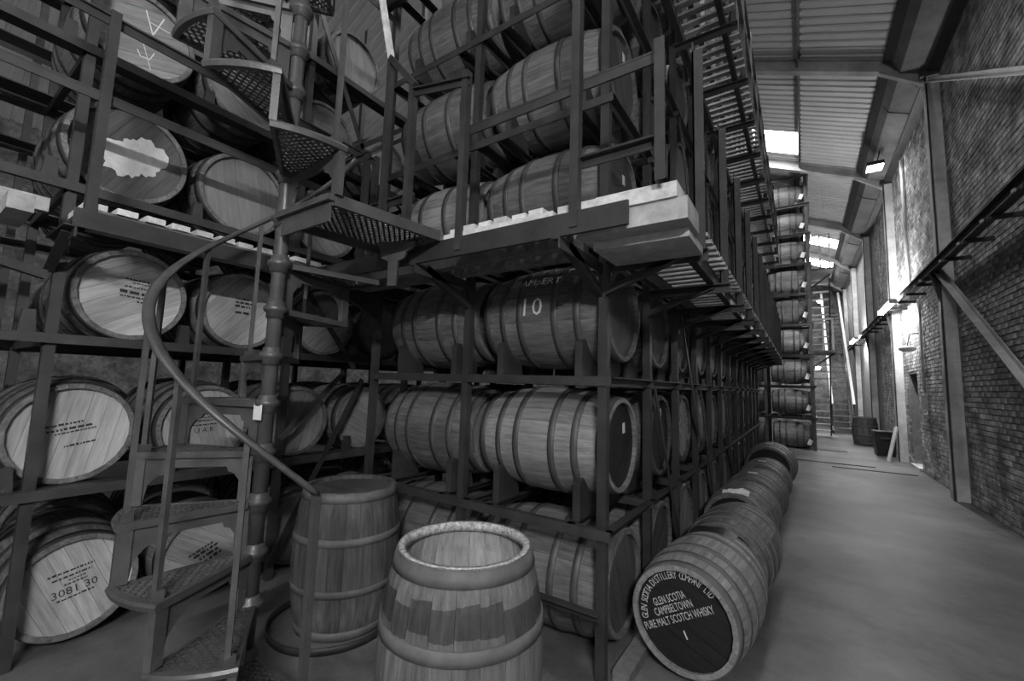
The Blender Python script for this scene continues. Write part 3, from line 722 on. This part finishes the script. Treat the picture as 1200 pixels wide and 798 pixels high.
# loose planks stacked at the aisle end
lp = [(-1.0, -0.42, 1.845, 1.99, 2.43, 2.50), (-0.90, -0.38, 1.86, 2.10, 2.33, 2.43), (-0.86, -0.40, 1.98, 2.305, 2.29, 2.33), (-0.82, -0.52, 1.90, 2.0, 2.505, 2.53), (-0.75, -0.5, 2.08, 2.2, 2.505, 2.56)]
for i, (a, b_, c, d_, e, f) in enumerate(lp):
    o = MB().box(a, b_, c, d_, e, f).build('plank', 'timber_pale' if i in (0, 3, 4) else 'slat_wood')
    tag(o, ['thick pale plank at the edge of the pile on the walkway corner', 'grey plank under the edge of the walkway corner pile', 'lowest grey plank of the walkway corner pile', 'short pale batten lying on the walkway corner pile', 'pale wooden block at the back of the walkway corner pile'][i], 'plank', 'loose planks on the walkway corner')
# aisle walkways
def aisle_walkway(z, label, first, last, top):
    aw = thing('aisle_walkway', (-0.65, 8, z), label, 'walkway')
    for x in (-0.86, -0.50): MB().bar((x, first, z + 0.014), (x, last, z + 0.014), 0.045, 0.09).build('stringer', 'steel_dark', aw)
    me = MB().box(-0.25, 0.25, -0.03, 0.03, 0, 0.022).mesh('slat', 'slat_wood')
    y = first + 0.03
    while y < last:
        inst('slat', me, aw, Matrix.Translation(Vector((-0.645, y + random.uniform(-0.008, 0.008), z + 0.065)) - WL[aw.name])); y += 0.125
    for k in range(NB):
        yy = Y0 + BP * k
        if first - 0.1 < yy < last:
            o = MB()
            a, t_ = 0.055, 0.009
            o.box(-0.445, -0.445 + a, yy - 0.03, yy - 0.03 + t_, z - 0.045, top - 0.05).box(-0.445, -0.445 + t_, yy - 0.03, yy + 0.02, z - 0.045, top)
            o.build('guard_post', 'steel_mid', aw)
    return aw
a1 = aisle_walkway(ARM + 0.03, 'dark slatted steel walkway along the aisle side of the rack, lower one', 2.42, 13.2, 3.5)
a2 = aisle_walkway(UZ + 0.03, 'dark slatted steel walkway along the aisle side of the rack, upper one', 1.8, 13.2, 6.15)
MB().bar((-0.415, 2.3, 6.05), (-0.415, 13.2, 6.05), 0.03, 0.05).build('guard_rail', 'steel_dark', a2)
MB().bar((-0.415, 2.3, 5.6), (-0.415, 13.2, 5.6), 0.03, 0.05).build('guard_rail', 'steel_dark', a2)
# upper end walkway
ue = thing('end_walkway', (-1.9, 2.05, 4.93), 'high slatted walkway across the rack end above the upper casks', 'walkway')
for yb in (1.85, 2.25): MB().bar((-3.05, yb, UZ + 0.05), (-0.885, yb, UZ + 0.05), 0.05, 0.1).build('bearer', 'steel_dark', ue)
for i in range(17):
    x = -3.0 + i * 0.12
    MB().box(x, x + 0.08, 1.80, 2.32, UZ + 0.098, UZ + 0.123).build('slat', 'timber_grey', ue)

# --- left rack frame and walkway
LXP = -3.52
lr = thing('cask_rack', (-4.05, 1.8, 0), 'dark steel rack of casks behind the spiral staircase', 'rack')
for yy in (0.50, 1.86, 3.15, 4.4):
    for x in (LXP, -4.6):
        MB().angle((x, yy, 0), (x, yy, 6.2), 0.055, 0.05, 0.009, up=(0, 1, 0)).build('post', 'steel_dark', lr)
LRZ = (0.934, 1.804, 2.699, 3.564, 4.454)                   # under the chimes of the casks they carry
for z in LRZ:
    MB().angle((LXP + 0.03, -0.8, z), (LXP + 0.03, 4.5, z), 0.19, 0.055, 0.008, fx=-1, fy=-1).build('side_rail', 'steel_dark', lr)
    MB().angle((-4.6, -0.8, z), (-4.6, 4.5, z), 0.19, 0.055, 0.008, fy=-1).build('side_rail', 'steel_dark', lr)
    for yy in (0.50, 1.86, 3.15): MB().angle((LXP, yy, z - 0.02), (-4.6, yy, z - 0.02), 0.05, 0.05, 0.008, fy=-1).build('cross_rail', 'steel_dark', lr)
for z in LRZ[:4]:
    for yy in (0.4, 1.13, 1.8, 2.5): MB().prism([(0, 0), (0.07, 0), (0.06, 0.13), (0.01, 0.13)], (LXP - 0.06, yy, z), (0, 1, 0), (0, 0, 1), 0.05).build('chock', 'steel_dark', lr)
for (ya, za, yb, zb) in ((1.86, 1.1, 2.4, 1.66), (1.86, 2.5, 2.5, 1.7), (1.86, 0.15, 2.6, 1.6), (1.9, 3.4, 2.9, 4.3), (1.9, 4.9, 2.6, 3.5)):
    MB().bar((LXP + 0.03, ya, za), (LXP + 0.03, yb, zb), 0.045, 0.012, up=(1, 0, 0)).build('diagonal', 'steel_dark', lr)
# the rank of casks behind, dimly seen through the gaps
for z in LRZ:
    MB().angle((-4.62, -0.8, z), (-4.62, 5.2, z), 0.19, 0.055, 0.008, fx=-1, fy=-1).build('side_rail', 'steel_dark', lr)
    MB().angle((-5.70, -0.8, z), (-5.70, 5.2, z), 0.19, 0.055, 0.008, fy=-1).build('side_rail', 'steel_dark', lr)
for yy in (0.50, 1.86, 3.15, 4.4): MB().angle((-5.70, yy, 0), (-5.70, yy, 6.2), 0.055, 0.05, 0.009, up=(0, 1, 0)).build('post', 'steel_dark', lr)
random.seed(77)
for ti in range(5):
    for j in range(6):
        barrel('asb' if ti != 3 else 'leftbig', (-4.70 - MESH['asb' if ti != 3 else 'leftbig']['L'] / 2, 0.95 + 0.71 * j, LZ[ti]), (1, 0, 0), '%s-tier cask in the rear rank of the left rack, number %s' % (TIER[ti], ['one', 'two', 'three', 'four', 'five', 'six'][j]), detail=False, front='head_mid', group='casks in the rear rank of the left rack')
lwk = thing('left_walkway', (-3.3, 2, 2.3), 'timber-slatted walkway with guard rails along the left rack', 'walkway')
for yy in (0.50, 1.86, 3.15):
    bracket(lwk, LXP, yy, 1, 0, ARM + 0.02, 0.43)
MB().bar((LXP, 0.47, 2.13), (LXP + 0.02, -0.3, 2.32), 0.05, 0.05).build('bracket_brace', 'steel_dark', lwk)
MB().angle((-3.1, 0.48, 2.345), (-3.1, 4.3, 2.345), 0.012, 0.1, 0.01).build('edge_beam', 'steel_mid', lwk)
MB().bar((-3.15, 0.55, 2.406), (-3.15, 4.3, 2.406), 0.08, 0.115).build('bearer', 'timber_grey', lwk)
MB().bar((-3.33, -0.9, 2.475), (-3.33, 0.42, 2.475), 0.05, 0.075).build('bearer', 'slat_wood', lwk)
MB().bar((-3.48, 0.30, 2.40), (-3.08, 0.30, 2.40), 0.09, 0.085).build('bearer', 'slat_wood', lwk)
for i in range(30):
    y = 0.52 + i * 0.125
    MB().box(-3.482, -3.115 + random.uniform(0, 0.03), y, y + 0.09, 2.463, 2.497).build('slat', 'timber_pale', lwk)
for yy in (0.52, 2.3): MB().angle((-3.1, yy, 2.36), (-3.1, yy, 3.60), 0.05, 0.045, 0.008, up=(0, 1, 0)).build('guard_post', 'steel_dark', lwk)
MB().angle((-3.13, -1.0, 3.12), (-3.13, 2.3, 3.12), 0.012, 0.055, 0.01, fy=-1).build('guard_rail', 'steel_grey', lwk)
MB().angle((-3.14, 0.3, 3.575), (-3.14, 2.3, 3.575), 0.03, 0.055, 0.01, fy=-1).build('guard_rail', 'steel_dark', lwk)

# ------------------------------------------------------------------ spiral staircase
PX, PY = -2.37, 1.18
SH = 0.2535; SZ0 = 0.20; RO = 0.56
sp = thing('spiral_staircase', (PX, PY, 0), 'cast-iron spiral staircase with lattice treads and twisting handrail', 'staircase')
def pol(r, a, z): return Vector((PX + r * math.cos(a), PY + r * math.sin(a), z))
def step_c(k):
    """centre angle of step k (degrees)"""
    return (-14 - 32 * k) if k < 9 else (-18 - 360 - 32 * (k - 10))
def step_z(k): return SZ0 + SH * k
MB().tube([(PX, PY, 0), (PX, PY, 5.6)], 0.037, 16).build('pole', 'pole_iron', sp)
MB().lathe([(0.0, 0.0), (0.13, 0.0), (0.13, 0.02), (0.06, 0.05), (0.045, 0.12), (0.0, 0.12)], 20, (PX, PY, 0)).build('foot', 'cast_iron', sp)
def clip(p, q, poly):
    t0, t1 = 0.0, 1.0; d = q - p; n = len(poly)
    for i in range(n):
        a, b_ = poly[i], poly[(i + 1) % n]; e = b_ - a; nx, ny = -e.y, e.x      # inside is left for ccw
        num = (p.x - a.x) * nx + (p.y - a.y) * ny; den = d.x * nx + d.y * ny
        if abs(den) < 1e-9:
            if num < 0: return None
        else:
            t = -num / den
            if den > 0: t0 = max(t0, t)
            else: t1 = min(t1, t)
    if t1 - t0 < 1e-3: return None
    return p + d * t0, p + d * t1
def lattice(poly, sp_, wd, th, z):
    """crossing diagonal bars clipped to a convex polygon"""
    mb = MB(); c = sum(poly, Vector((0, 0))) / len(poly)
    for ang in (R(42), R(-42)):
        d = Vector((math.cos(ang), math.sin(ang))); n = Vector((-d.y, d.x))
        for i in range(-30, 31):
            o = c + n * (i * sp_)
            s_ = clip(o - d * 1.5, o + d * 1.5, poly)
            if s_: mb.bar((s_[0].x, s_[0].y, z), (s_[1].x, s_[1].y, z), wd, th)
    return mb
HALF = R(17.5)
def tread_meshes():
    ri = 0.05
    arc = [(-HALF + 2 * HALF * i / 8) for i in range(9)]
    outer = [Vector((RO * math.cos(a), RO * math.sin(a))) for a in arc]
    poly = [Vector((ri, -0.045)), *outer, Vector((ri, 0.045))]
    # rim : border strip
    cen = sum(poly, Vector((0, 0))) / len(poly); inner = []
    n = len(poly)
    for i in range(n):
        a, b_, c_ = poly[i - 1], poly[i], poly[(i + 1) % n]
        e1 = (b_ - a).normalized(); e2 = (c_ - b_).normalized(); nn = (Vector((-e1.y, e1.x)) + Vector((-e2.y, e2.x))).normalized()
        inner.append(b_ + nn * 0.024)
    mb = MB()
    for (o, i_, zt, zb) in ((poly, inner, 0.0, -0.032),):
        vs = [(p.x, p.y, zb) for p in o] + [(p.x * 1.012, p.y * 1.012, zt - 0.012) for p in o] + [(p.x, p.y, zt) for p in o] + [(p.x, p.y, zt) for p in i_] + [(p.x, p.y, zb) for p in i_]
        fs = []
        for l in range(5):
            m2 = (l + 1) % 5
            fs += [(l * n + q, l * n + (q + 1) % n, m2 * n + (q + 1) % n, m2 * n + q) for q in range(n)]
        mb.add(vs, fs)
    rim = mb.mesh('tread', 'cast_iron')
    lat = lattice(inner, 0.028, 0.0075, 0.009, -0.008).mesh('lattice', 'cast_iron')
    return rim, lat
TR, LA = tread_meshes()
def riser_mesh(m):
    """arched riser panel under the front edge, in the x-z plane"""
    h = SH - 0.03; ro = RO - 0.01
    top = -0.03
    p = [(0.045, top - h), (0.10, top - h), (0.10, top - 0.12), (0.125, top - 0.085), (0.15, top - 0.075), (0.16, top - 0.05), (ro - 0.15, top - 0.05), (ro - 0.135, top - 0.075), (ro - 0.10, top - 0.09),
         (ro - 0.065, top - 0.13), (ro - 0.05, top - h), (ro, top - h), (ro, top), (0.045, top)]
    mb = MB().prism(p, (0, 0, 0), (1, 0, 0), (0, 0, 1), 0.014)
    mb.box(ro - 0.05, ro + 0.004, -0.016, 0.016, top - h, top)
    mb.lathe([(0.0, -0.035), (0.006, -0.03), (0.012, -0.01), (0.018, 0.0), (0.0, 0.0)], 8, (ro - 0.01, 0.0, top - 0.0))
    return mb.mesh('riser', m)
RM = riser_mesh('cast_iron')
collar = MB().lathe([(0.038, -0.06), (0.046, -0.06), (0.046, -0.03), (0.058, -0.022), (0.062, -0.01), (0.058, 0.004), (0.046, 0.012), (0.046, 0.03), (0.038, 0.035)], 20).mesh('collar', 'pole_iron')
NST = 19
base = WL[sp.name]
for k in range(NST):
    z = step_z(k)
    inst('collar', collar, sp, Matrix.Translation((0, 0, z)))
    if k == 9: continue
    a = R(step_c(k)); Mk = Matrix.Translation((0, 0, z)) @ Matrix.Rotation(a, 4, 'Z')
    t_ = inst('tread', TR, sp, Mk)
    l_ = bpy.data.objects.new('lattice', LA); COL.objects.link(l_); l_.parent = t_
    # the nosing is the edge met first when climbing (larger angle, as the stair turns clockwise)
    inst('riser', RM, sp, Matrix.Translation((0, 0, z)) @ Matrix.Rotation(a + HALF - R(2), 4, 'Z'))
def rail_z(k): return step_z(k) + 0.87
def rail_pt(k): return pol(RO - 0.02, R(-14 - 32 * k + 14), rail_z(k))
# balusters with square feet
for k in list(range(1, 8)) + list(range(10, NST)):
    a = R(step_c(k) + 13); b0 = pol(RO - 0.035, a, step_z(k)); b1_ = pol(RO - 0.035, a, step_z(k) + 0.87)
    MB().bar(b0, b1_, 0.022, 0.022, up=(math.cos(a), math.sin(a), 0)).box(b0.x - 0.022, b0.x + 0.022, b0.y - 0.022, b0.y + 0.022, b0.z - 0.004, b0.z + 0.035).build('baluster', 'pale_iron' if k in (3, 5, 6) else 'cast_iron', sp)
# handrail : flat twisted moulding
def ribbon(pts, wd, ht):
    mb = MB(); vs = []; n = 8
    for i, p in enumerate(pts):
        d = (pts[min(i + 1, len(pts) - 1)] - pts[max(i - 1, 0)]).normalized()
        out = Vector((p.x - PX, p.y - PY, 0)).normalized(); side = (out - d * out.dot(d)).normalized(); up = side.cross(d).normalized()
        for q in range(n):
            t = 2 * PI * q / n + PI / 8; vs.append(p + side * (wd / 2 * math.cos(t)) + up * (ht / 2 * math.sin(t)))
    fs = [(i * n + q, i * n + (q + 1) % n, (i + 1) * n + (q + 1) % n, (i + 1) * n + q) for i in range(len(pts) - 1) for q in range(n)]
    fs += [tuple(range(n - 1, -1, -1)), tuple(len(vs) - n + q for q in range(n))]
    mb.add(vs, fs, True); return mb
pts = [pol(RO - 0.035, R(-1 - 32 * t), SZ0 + SH * t + 0.875) for t in [i * 0.125 for i in range(0, 65)]]
ribbon(pts, 0.052, 0.03).build('handrail', 'rail_iron', sp)
pts = [pol(RO - 0.035, R(-18 - 360 - 32 * (t - 10) + 13), SZ0 + SH * t + 0.875) for t in [10 + i * 0.125 for i in range(0, 65)]]
ribbon(pts, 0.052, 0.03).build('handrail', 'rail_iron', sp)
nb = pol(RO - 0.035, R(-1), 0)
MB().bar(nb, nb + Vector((0, 0, 1.08)), 0.032, 0.032).build('newel', 'cast_iron', sp)
# landing : lattice plate from the pole to the end walkway
LZT = step_z(9) + 0.01
la = [Vector((-2.36, 1.15)), Vector((-1.85, 1.15)), Vector((-1.76, 1.782)), Vector((-2.30, 1.782))]
mb = MB()
for a, b_ in zip(la, la[1:] + la[:1]): mb.bar((a.x, a.y, LZT - 0.03), (b_.x, b_.y, LZT - 0.03), 0.02, 0.06)
ld = mb.build('landing', 'cast_iron', sp)
lm = lattice([p.copy() for p in la], 0.03, 0.012, 0.008, LZT - 0.01)
o = lm.build('lattice', 'cast_iron', ld)
MB().bar((-2.30, 1.14, LZT - 0.09), (-1.86, 1.14, LZT - 0.09), 0.012, 0.10).build('fascia', 'pale_iron', ld)
MB().bar((-2.33, 1.13, LZT - 0.025), (-1.84, 1.13, LZT - 0.025), 0.035, 0.03).build('nosing', 'pale_iron', ld)
# scrolled bracket under the landing
MB().prism([(0, 0), (0.26, 0), (0.24, -0.04), (0.20, -0.06), (0.19, -0.10), (0.15, -0.12), (0.145, -0.27), (0.09, -0.27), (0.085, -0.12), (0.04, -0.10), (0.03, -0.05)], (-2.12, 1.62, LZT - 0.06), (0.9, 0.4, 0), (0, 0, 1), 0.02).build('scroll_bracket', 'cast_iron', sp)
# paper notice on a riser
a = R(step_c(6) + 15.5); c = pol(0.12, a, step_z(6) - 0.10)
pn = MB().prism([(-0.032, -0.04), (0.032, -0.04), (0.032, 0.04), (-0.032, 0.04)], (-2.36, 1.128, step_z(5) - 0.055), (1, 0.15, 0), (0, 0, 1), 0.003)
pno = pn.build('paper_notice', 'paper', sp); tag(pno, 'small white paper notice')

# ------------------------------------------------------------------ standing casks
t, Hm, A, d = barrel('closed', (-2.62, 1.92, 0.44), (0, 0, 1), 'closed cask standing upright beside the spiral staircase', front='head_dark', group='standing casks')
t, Hm, A, d = barrel('open', (-1.29, 1.57, 0.44), (0, 0, 1), 'open-topped cask with pale inside standing on the floor', front='head_mid', ends=(-1,), group='standing casks')
rr = d['rh']
inst('chime', MB().lathe([(rr - 0.001, 0.4405), (rr - 0.001, 0.443), (rr - 0.028, 0.441), (rr - 0.030, 0.40), (rr - 0.027, 0.40)], 44).mesh('chime', 'chime_pale'), t, A)
hp = MB().lathe([(0.383, 0.0), (0.393, 0.0), (0.398, 0.045), (0.388, 0.045)], 48, (-2.635, 1.86, 0.001), close=True).build('loose_hoop', 'hoop_dark')
tag(hp, 'loose iron hoop lying on the floor around the closed standing cask', 'hoop')

# ------------------------------------------------------------------ row of casks on the aisle floor
ROW = [(-0.554, 3.05, -5), (-0.50, 4.03, -4), (-0.537, 5.12, -4), (-0.50, 6.15, -5), (-0.48, 7.25, -3), (-0.47, 8.7, -3)]
RLAB = ['floor cask with black head lettered in white, at the end of the floor row', 'second cask in the floor row, a dark rag on its shoulder', 'third cask in the floor row, crumpled paper on top', 'fourth cask in the floor row, dark head to the lettered end', 'fifth cask in the floor row along the aisle', 'last cask in the floor row, white paper label on its side']
for i, (x, y, yaw) in enumerate(ROW):
    dr_ = Vector((math.sin(R(yaw)), -math.cos(R(yaw)), 0))
    kd = 'roll' if i == 0 else ('rollbig' if i == 5 else 'rolldark'); rz = MESH[kd]['rb'] + 0.001
    t, Hm, A, d = barrel(kd, (x, y, rz), dr_, RLAB[i], front='head_black', hroll=random.uniform(0, PI), group='casks laid in a row on the aisle floor')
    up = (Hm.to_3x3().inverted() @ Vector((0, 0, 1))); ang = math.atan2(up.y, up.x) - PI / 2; HU = Hm @ Matrix.Rotation(ang, 4, 'Z')
    if i == 0:
        rot = R(30); mb = MB(); cr_, sr_ = math.cos(rot), math.sin(rot)
        for (txt, yy_) in (('GLEN SCOTIA', 0.095), ('CAMPBELTOWN', 0.045), ('PURE MALT SCOTCH WHISKY', -0.008)):
            vs, fs = text_geo(txt, 0.058)
            mb.add([((v.x * 0.56 - 0.03) * cr_ - (v.y + yy_) * sr_, (v.x * 0.56 - 0.03) * sr_ + (v.y + yy_) * cr_, 0.0012) for v in vs], fs)
        txt = 'GLEN SCOTIA DISTILLERY COMPANY LTD'; n = len(txt); span = R(150)
        for q, chx in enumerate(txt):
            if chx == ' ': continue
            vs, fs = text_geo(chx, 0.055); aa = R(32) + PI / 2 + span / 2 - span * (q + 0.5) / n; th = aa - PI / 2; r = 0.208
            mb.add([(r * math.cos(aa) + v.x * 0.6 * math.cos(th) - v.y * math.sin(th), r * math.sin(aa) + v.x * 0.6 * math.sin(th) + v.y * math.cos(th), 0.0012) for v in vs], fs)
        stroke(mb, [(0.0, -0.06), (0.02, -0.10)], 0.008)
        head_mark(t, HU, mb, 'painted_lettering', 'white_paint')
    if i in (3, 4, 5):
        # small paper label on the top of the cask
        mb = MB().prism([(-0.05, -0.04), (0.05, -0.04), (0.05, 0.04), (-0.05, 0.04)], (0, 0, 0), (1, 0, 0), (0, 1, 0), 0.002)
        zz = 0.372 + 0.376 - 0.0 if False else d['pf'](0.2) + 0.376 + 0.004
        off = 0.2
        o = inst('paper_label', mb.mesh('paper_label', 'paper'), t, Matrix.Translation(Vector((dr_.x * off, dr_.y * off, d['pf'](off) + rz + 0.002))))
for (x, y, z, lab, s_) in ((-0.57, 4.72, 0.585, 'crumpled scrap of white paper lying on the third floor cask', 1.0),):
    mb = MB(); vs = []
    random.seed(3)
    for i in range(5):
        for j in range(4):
            xx, yy_ = x - 0.12 + i * 0.06, y + 0.02 + j * 0.04; r_ = MESH['rolldark']['pf'](yy_ - 5.12) + 0.005
            vs.append((xx, yy_, 0.323 + math.sqrt(r_ ** 2 - (xx + 0.537) ** 2) + (random.uniform(0.0, 0.04) if (i + j) % 2 else 0.0)))
    fs = [(i * 4 + j, i * 4 + j + 1, i * 4 + j + 5, i * 4 + j + 4) for i in range(4) for j in range(3)]
    o = mb.add(vs, fs).build('paper_scrap', 'paper'); tag(o, lab, 'paper')
mb = MB(); vs = []
for i in range(7):
    for j in range(4): vs.append((-0.70 + i * 0.05, 3.30 + j * 0.055, 0.323 + math.sqrt(0.306 ** 2 - (-0.70 + i * 0.05 + 0.54) ** 2) + random.uniform(0.0, 0.012)))
fs = [(i * 4 + j, i * 4 + j + 1, i * 4 + j + 5, i * 4 + j + 4) for i in range(6) for j in range(3)]
o = mb.add(vs, fs, True).build('rag', 'plastic_black'); tag(o, 'dark rag lying between the first two floor casks', 'rag')
# timber runners under the row
for i, x in enumerate((-0.865,)):
    o = MB().box(x - 0.045, x + 0.05, 2.42, 8.6, 0, 0.06).build('timber_runner', 'timber_grey'); tag(o, 'low timber runner on the floor beside the cask row', 'timber')

# ------------------------------------------------------------------ far rack and far end
fr = thing('cask_rack', (-0.25, 15.5, 0), 'tall narrow rack of side-on casks standing across the aisle end', 'rack')
FY = 14.9
for x in (-0.86, 0.30):
    for yy in (FY, FY + 0.87, FY + 1.74): MB().angle((x, yy, 0), (x, yy, 8.25), 0.08, 0.07, 0.01, up=(0, 1, 0)).build('post', 'steel_mid', fr)
fz = [0.02 + 0.9 * i for i in range(10)]
for i, z in enumerate(fz[1:]):
    for yy in (FY - 0.02, FY + 0.86, FY + 1.73): MB().angle((-1.9, yy, z), (0.34, yy, z), 0.06, 0.07, 0.01, fy=-1).build('end_rail', 'steel_grey', fr)
    for x in (-1.70, -1.10, -0.58, 0.02): MB().bar((x, FY - 0.01, z + 0.036), (x, FY + 1.74, z + 0.036), 0.06, 0.08).build('cradle_rail', 'steel_grey', fr)
    for x in (-0.86, 0.30): MB().angle((x, FY, z), (x, FY + 1.74, z), 0.05, 0.06, 0.01, fy=-1).build('side_rail', 'steel_grey', fr)
random.seed(31)
for i, z in enumerate(fz[:9]):
    for ci, (cx, cy_) in enumerate(((-0.28, FY + 0.45), (-1.40, FY + 0.45), (-0.28, FY + 1.3))):
        if ci == 1 and i > 2: continue
        t, Hm, A, d = barrel('hog', (cx, cy_, z + 0.42 if i else 0.376), (1, 0, 0), 'cask on the %s tier of the far narrow rack%s' % (TIER[i], (', aisle face', ', inner side', ', behind the aisle-face cask')[ci]), detail=False, front='head_mid', group='casks in the far rack')
        if ci == 0:
            mb = MB().box(-0.05, 0.05, -0.01, 0.01, 0, 0.16)
            inst('paper_label', mb.mesh('paper_label', 'paper'), t, Matrix.Translation((0.40, -0.36, 0.14)) @ Matrix.Rotation(R(20), 4, 'Y'))
# far straight staircase
st = thing('straight_staircase', (1.6, 24, 0), 'steep straight staircase with pale handrails at the far end of the aisle', 'staircase')
SX0, SX1, SY, n = 1.04, 1.70, 22.3, 24
for i in range(n):
    MB().box(SX0, SX1, SY + i * 0.24, SY + i * 0.24 + 0.27, 0.2 + i * 0.24, 0.235 + i * 0.24).build('tread', 'timber_grey', st)
for x in (SX0 - 0.03, SX1 + 0.03):
    MB().bar((x, SY - 0.1, 0.05), (x, SY + n * 0.24, 0.05 + n * 0.24), 0.05, 0.24).build('stringer', 'steel_dark', st)
    MB().bar((x, SY - 0.1, 1.2), (x, SY + n * 0.24, 1.2 + n * 0.24), 0.09, 0.06).build('handrail', 'galvanised', st)
    for i in range(0, n, 6): MB().bar((x, SY + i * 0.24, 0.1 + i * 0.24), (x, SY + i * 0.24, 1.2 + i * 0.24), 0.04, 0.04).build('baluster', 'steel_grey', st)
# landings of the metal stairs beside the far rack
for i, (z, rh_) in enumerate(((2.85, 1.15), (5.4, 1.4))):
    p = thing('stair_landing', (0.6, 17, z), ['lower', 'upper'][i] + ' steel landing with pale guard rail beside the far rack', 'landing', 'landings beside the far rack')
    MB().box(0.30, 0.90, 15.95, 17.3, z, z + 0.06).build('deck', 'steel_grey', p)
    MB().bar((0.28, 16.9, z + rh_), (0.90, 16.9, z + rh_), 0.05, 0.05).build('guard_rail', 'galvanised', p)
    for x in (0.62, 0.87): MB().bar((x, 16.9, z + 0.05), (x, 16.9, z + rh_), 0.05, 0.05).build('guard_post', 'galvanised', p)
    MB().bar((0.29, 16.66, z - 0.45), (0.86, 16.66, z + 0.01), 0.05, 0.05).build('brace', 'steel_grey', p)
s2 = thing('stair_flight', (0.5, 19, 2.85), 'open steel stair flight dropping from the upper landing beside the far rack', 'staircase')
for x in (0.34, 0.86): MB().bar((x, 17.25, 5.43), (x, 20.3, 0.05), 0.04, 0.12).build('stringer', 'steel_dark', s2)
for q in range(22): MB().box(0.36, 0.84, 17.3 + q * 0.136, 17.5 + q * 0.136, 5.25 - q * 0.24, 5.28 - q * 0.24).build('tread', 'galvanised', s2)
# far lamps
for i, (x, y, z, lab) in enumerate(((0.75, 28.5, 3.0, 'bright bulkhead lamp glowing behind the far staircase'), (0.9, 27.0, 6.4, 'bright bulkhead lamp high on the far end wall'))):
    bl_ = thing('bulkhead_lamp', (x, y, z), lab, 'lamp', 'bulkhead lamps at the far end')
    MB().lathe([(0.0, -0.12), (0.08, -0.10), (0.11, -0.02), (0.11, 0.05), (0.0, 0.05)], 12, (x, y, z)).build('globe', 'bulkhead_glow', bl_)
    MB().box(x - 0.12, x + 0.12, y - 0.12, y + 0.12, z + 0.05, z + 0.1).build('base', 'steel_grey', bl_)
    MB().bar((x, y, z + 0.1), (x, 30.0, z + 0.1), 0.04, 0.04).build('arm', 'steel_grey', bl_)
# standing far cask, bin, leaning plank
barrel('closed', (1.68, 18.4, 0.44), (0, 0, 1), 'dim upright cask standing by the wall near the far staircase', detail=False, front='head_mid', group='standing casks')
bn = thing('waste_bin', (1.8, 15.4, 0), 'black square waste bin against the brick wall', 'bin')
MB().prism([(-0.19, 0), (0.19, 0), (0.22, 0.6), (-0.22, 0.6)], (1.80, 15.4, 0), (1, 0, 0), (0, 0, 1), 0.5).build('body', 'plastic_black', bn)
MB().box(1.56, 2.04, 15.13, 15.67, 0.6, 0.65).build('rim', 'plastic_black', bn)
MB().prism([(-0.12, 0), (0.12, 0), (0.08, 0.05), (-0.08, 0.05)], (1.80, 15.14, 0.45), (1, 0, 0), (0, 0, 1), 0.03).build('handle', 'steel_grey', bn)
o = MB().bar((1.70, 14.05, 0.0), (1.90, 14.16, 0.85), 0.09, 0.03).build('plank', 'concrete_column'); tag(o, 'pale plank leaning against the column by the doorway', 'plank')
for i, (x0, x1, y0, y1, lab) in enumerate(((0.35, 1.0, 15.3, 15.8, 'thin steel cover plate on the floor in front of the waste bin'), (-0.5, 1.3, 12.6, 12.75, 'long narrow floor plate across the aisle'), (0.5, 1.9, 12.0, 12.12, 'narrow floor plate across the aisle near the step'))):
    o = MB().box(x0, x1, y0, y1, 0, 0.015).build('floor_plate', 'steel_dark'); tag(o, lab, 'plate')
# floor boards and rubble at the rack foot
for i, (x, y, a_, l) in enumerate(((-0.95, 2.05, 20, 0.5), (-1.25, 2.2, -10, 0.6), (-0.85, 1.8, 50, 0.35))):
    c, s_ = math.cos(R(a_)), math.sin(R(a_))
    o = MB().bar((x - c * l / 2, y - s_ * l / 2, 0.012), (x + c * l / 2, y + s_ * l / 2, 0.012), 0.1, 0.024).build('plank', 'timber_grey')
    tag(o, ['short grey board lying at the foot of the rack corner post', 'grey board lying under the rack end between post and open cask', 'splintered board end on the floor by the open cask'][i], 'plank')
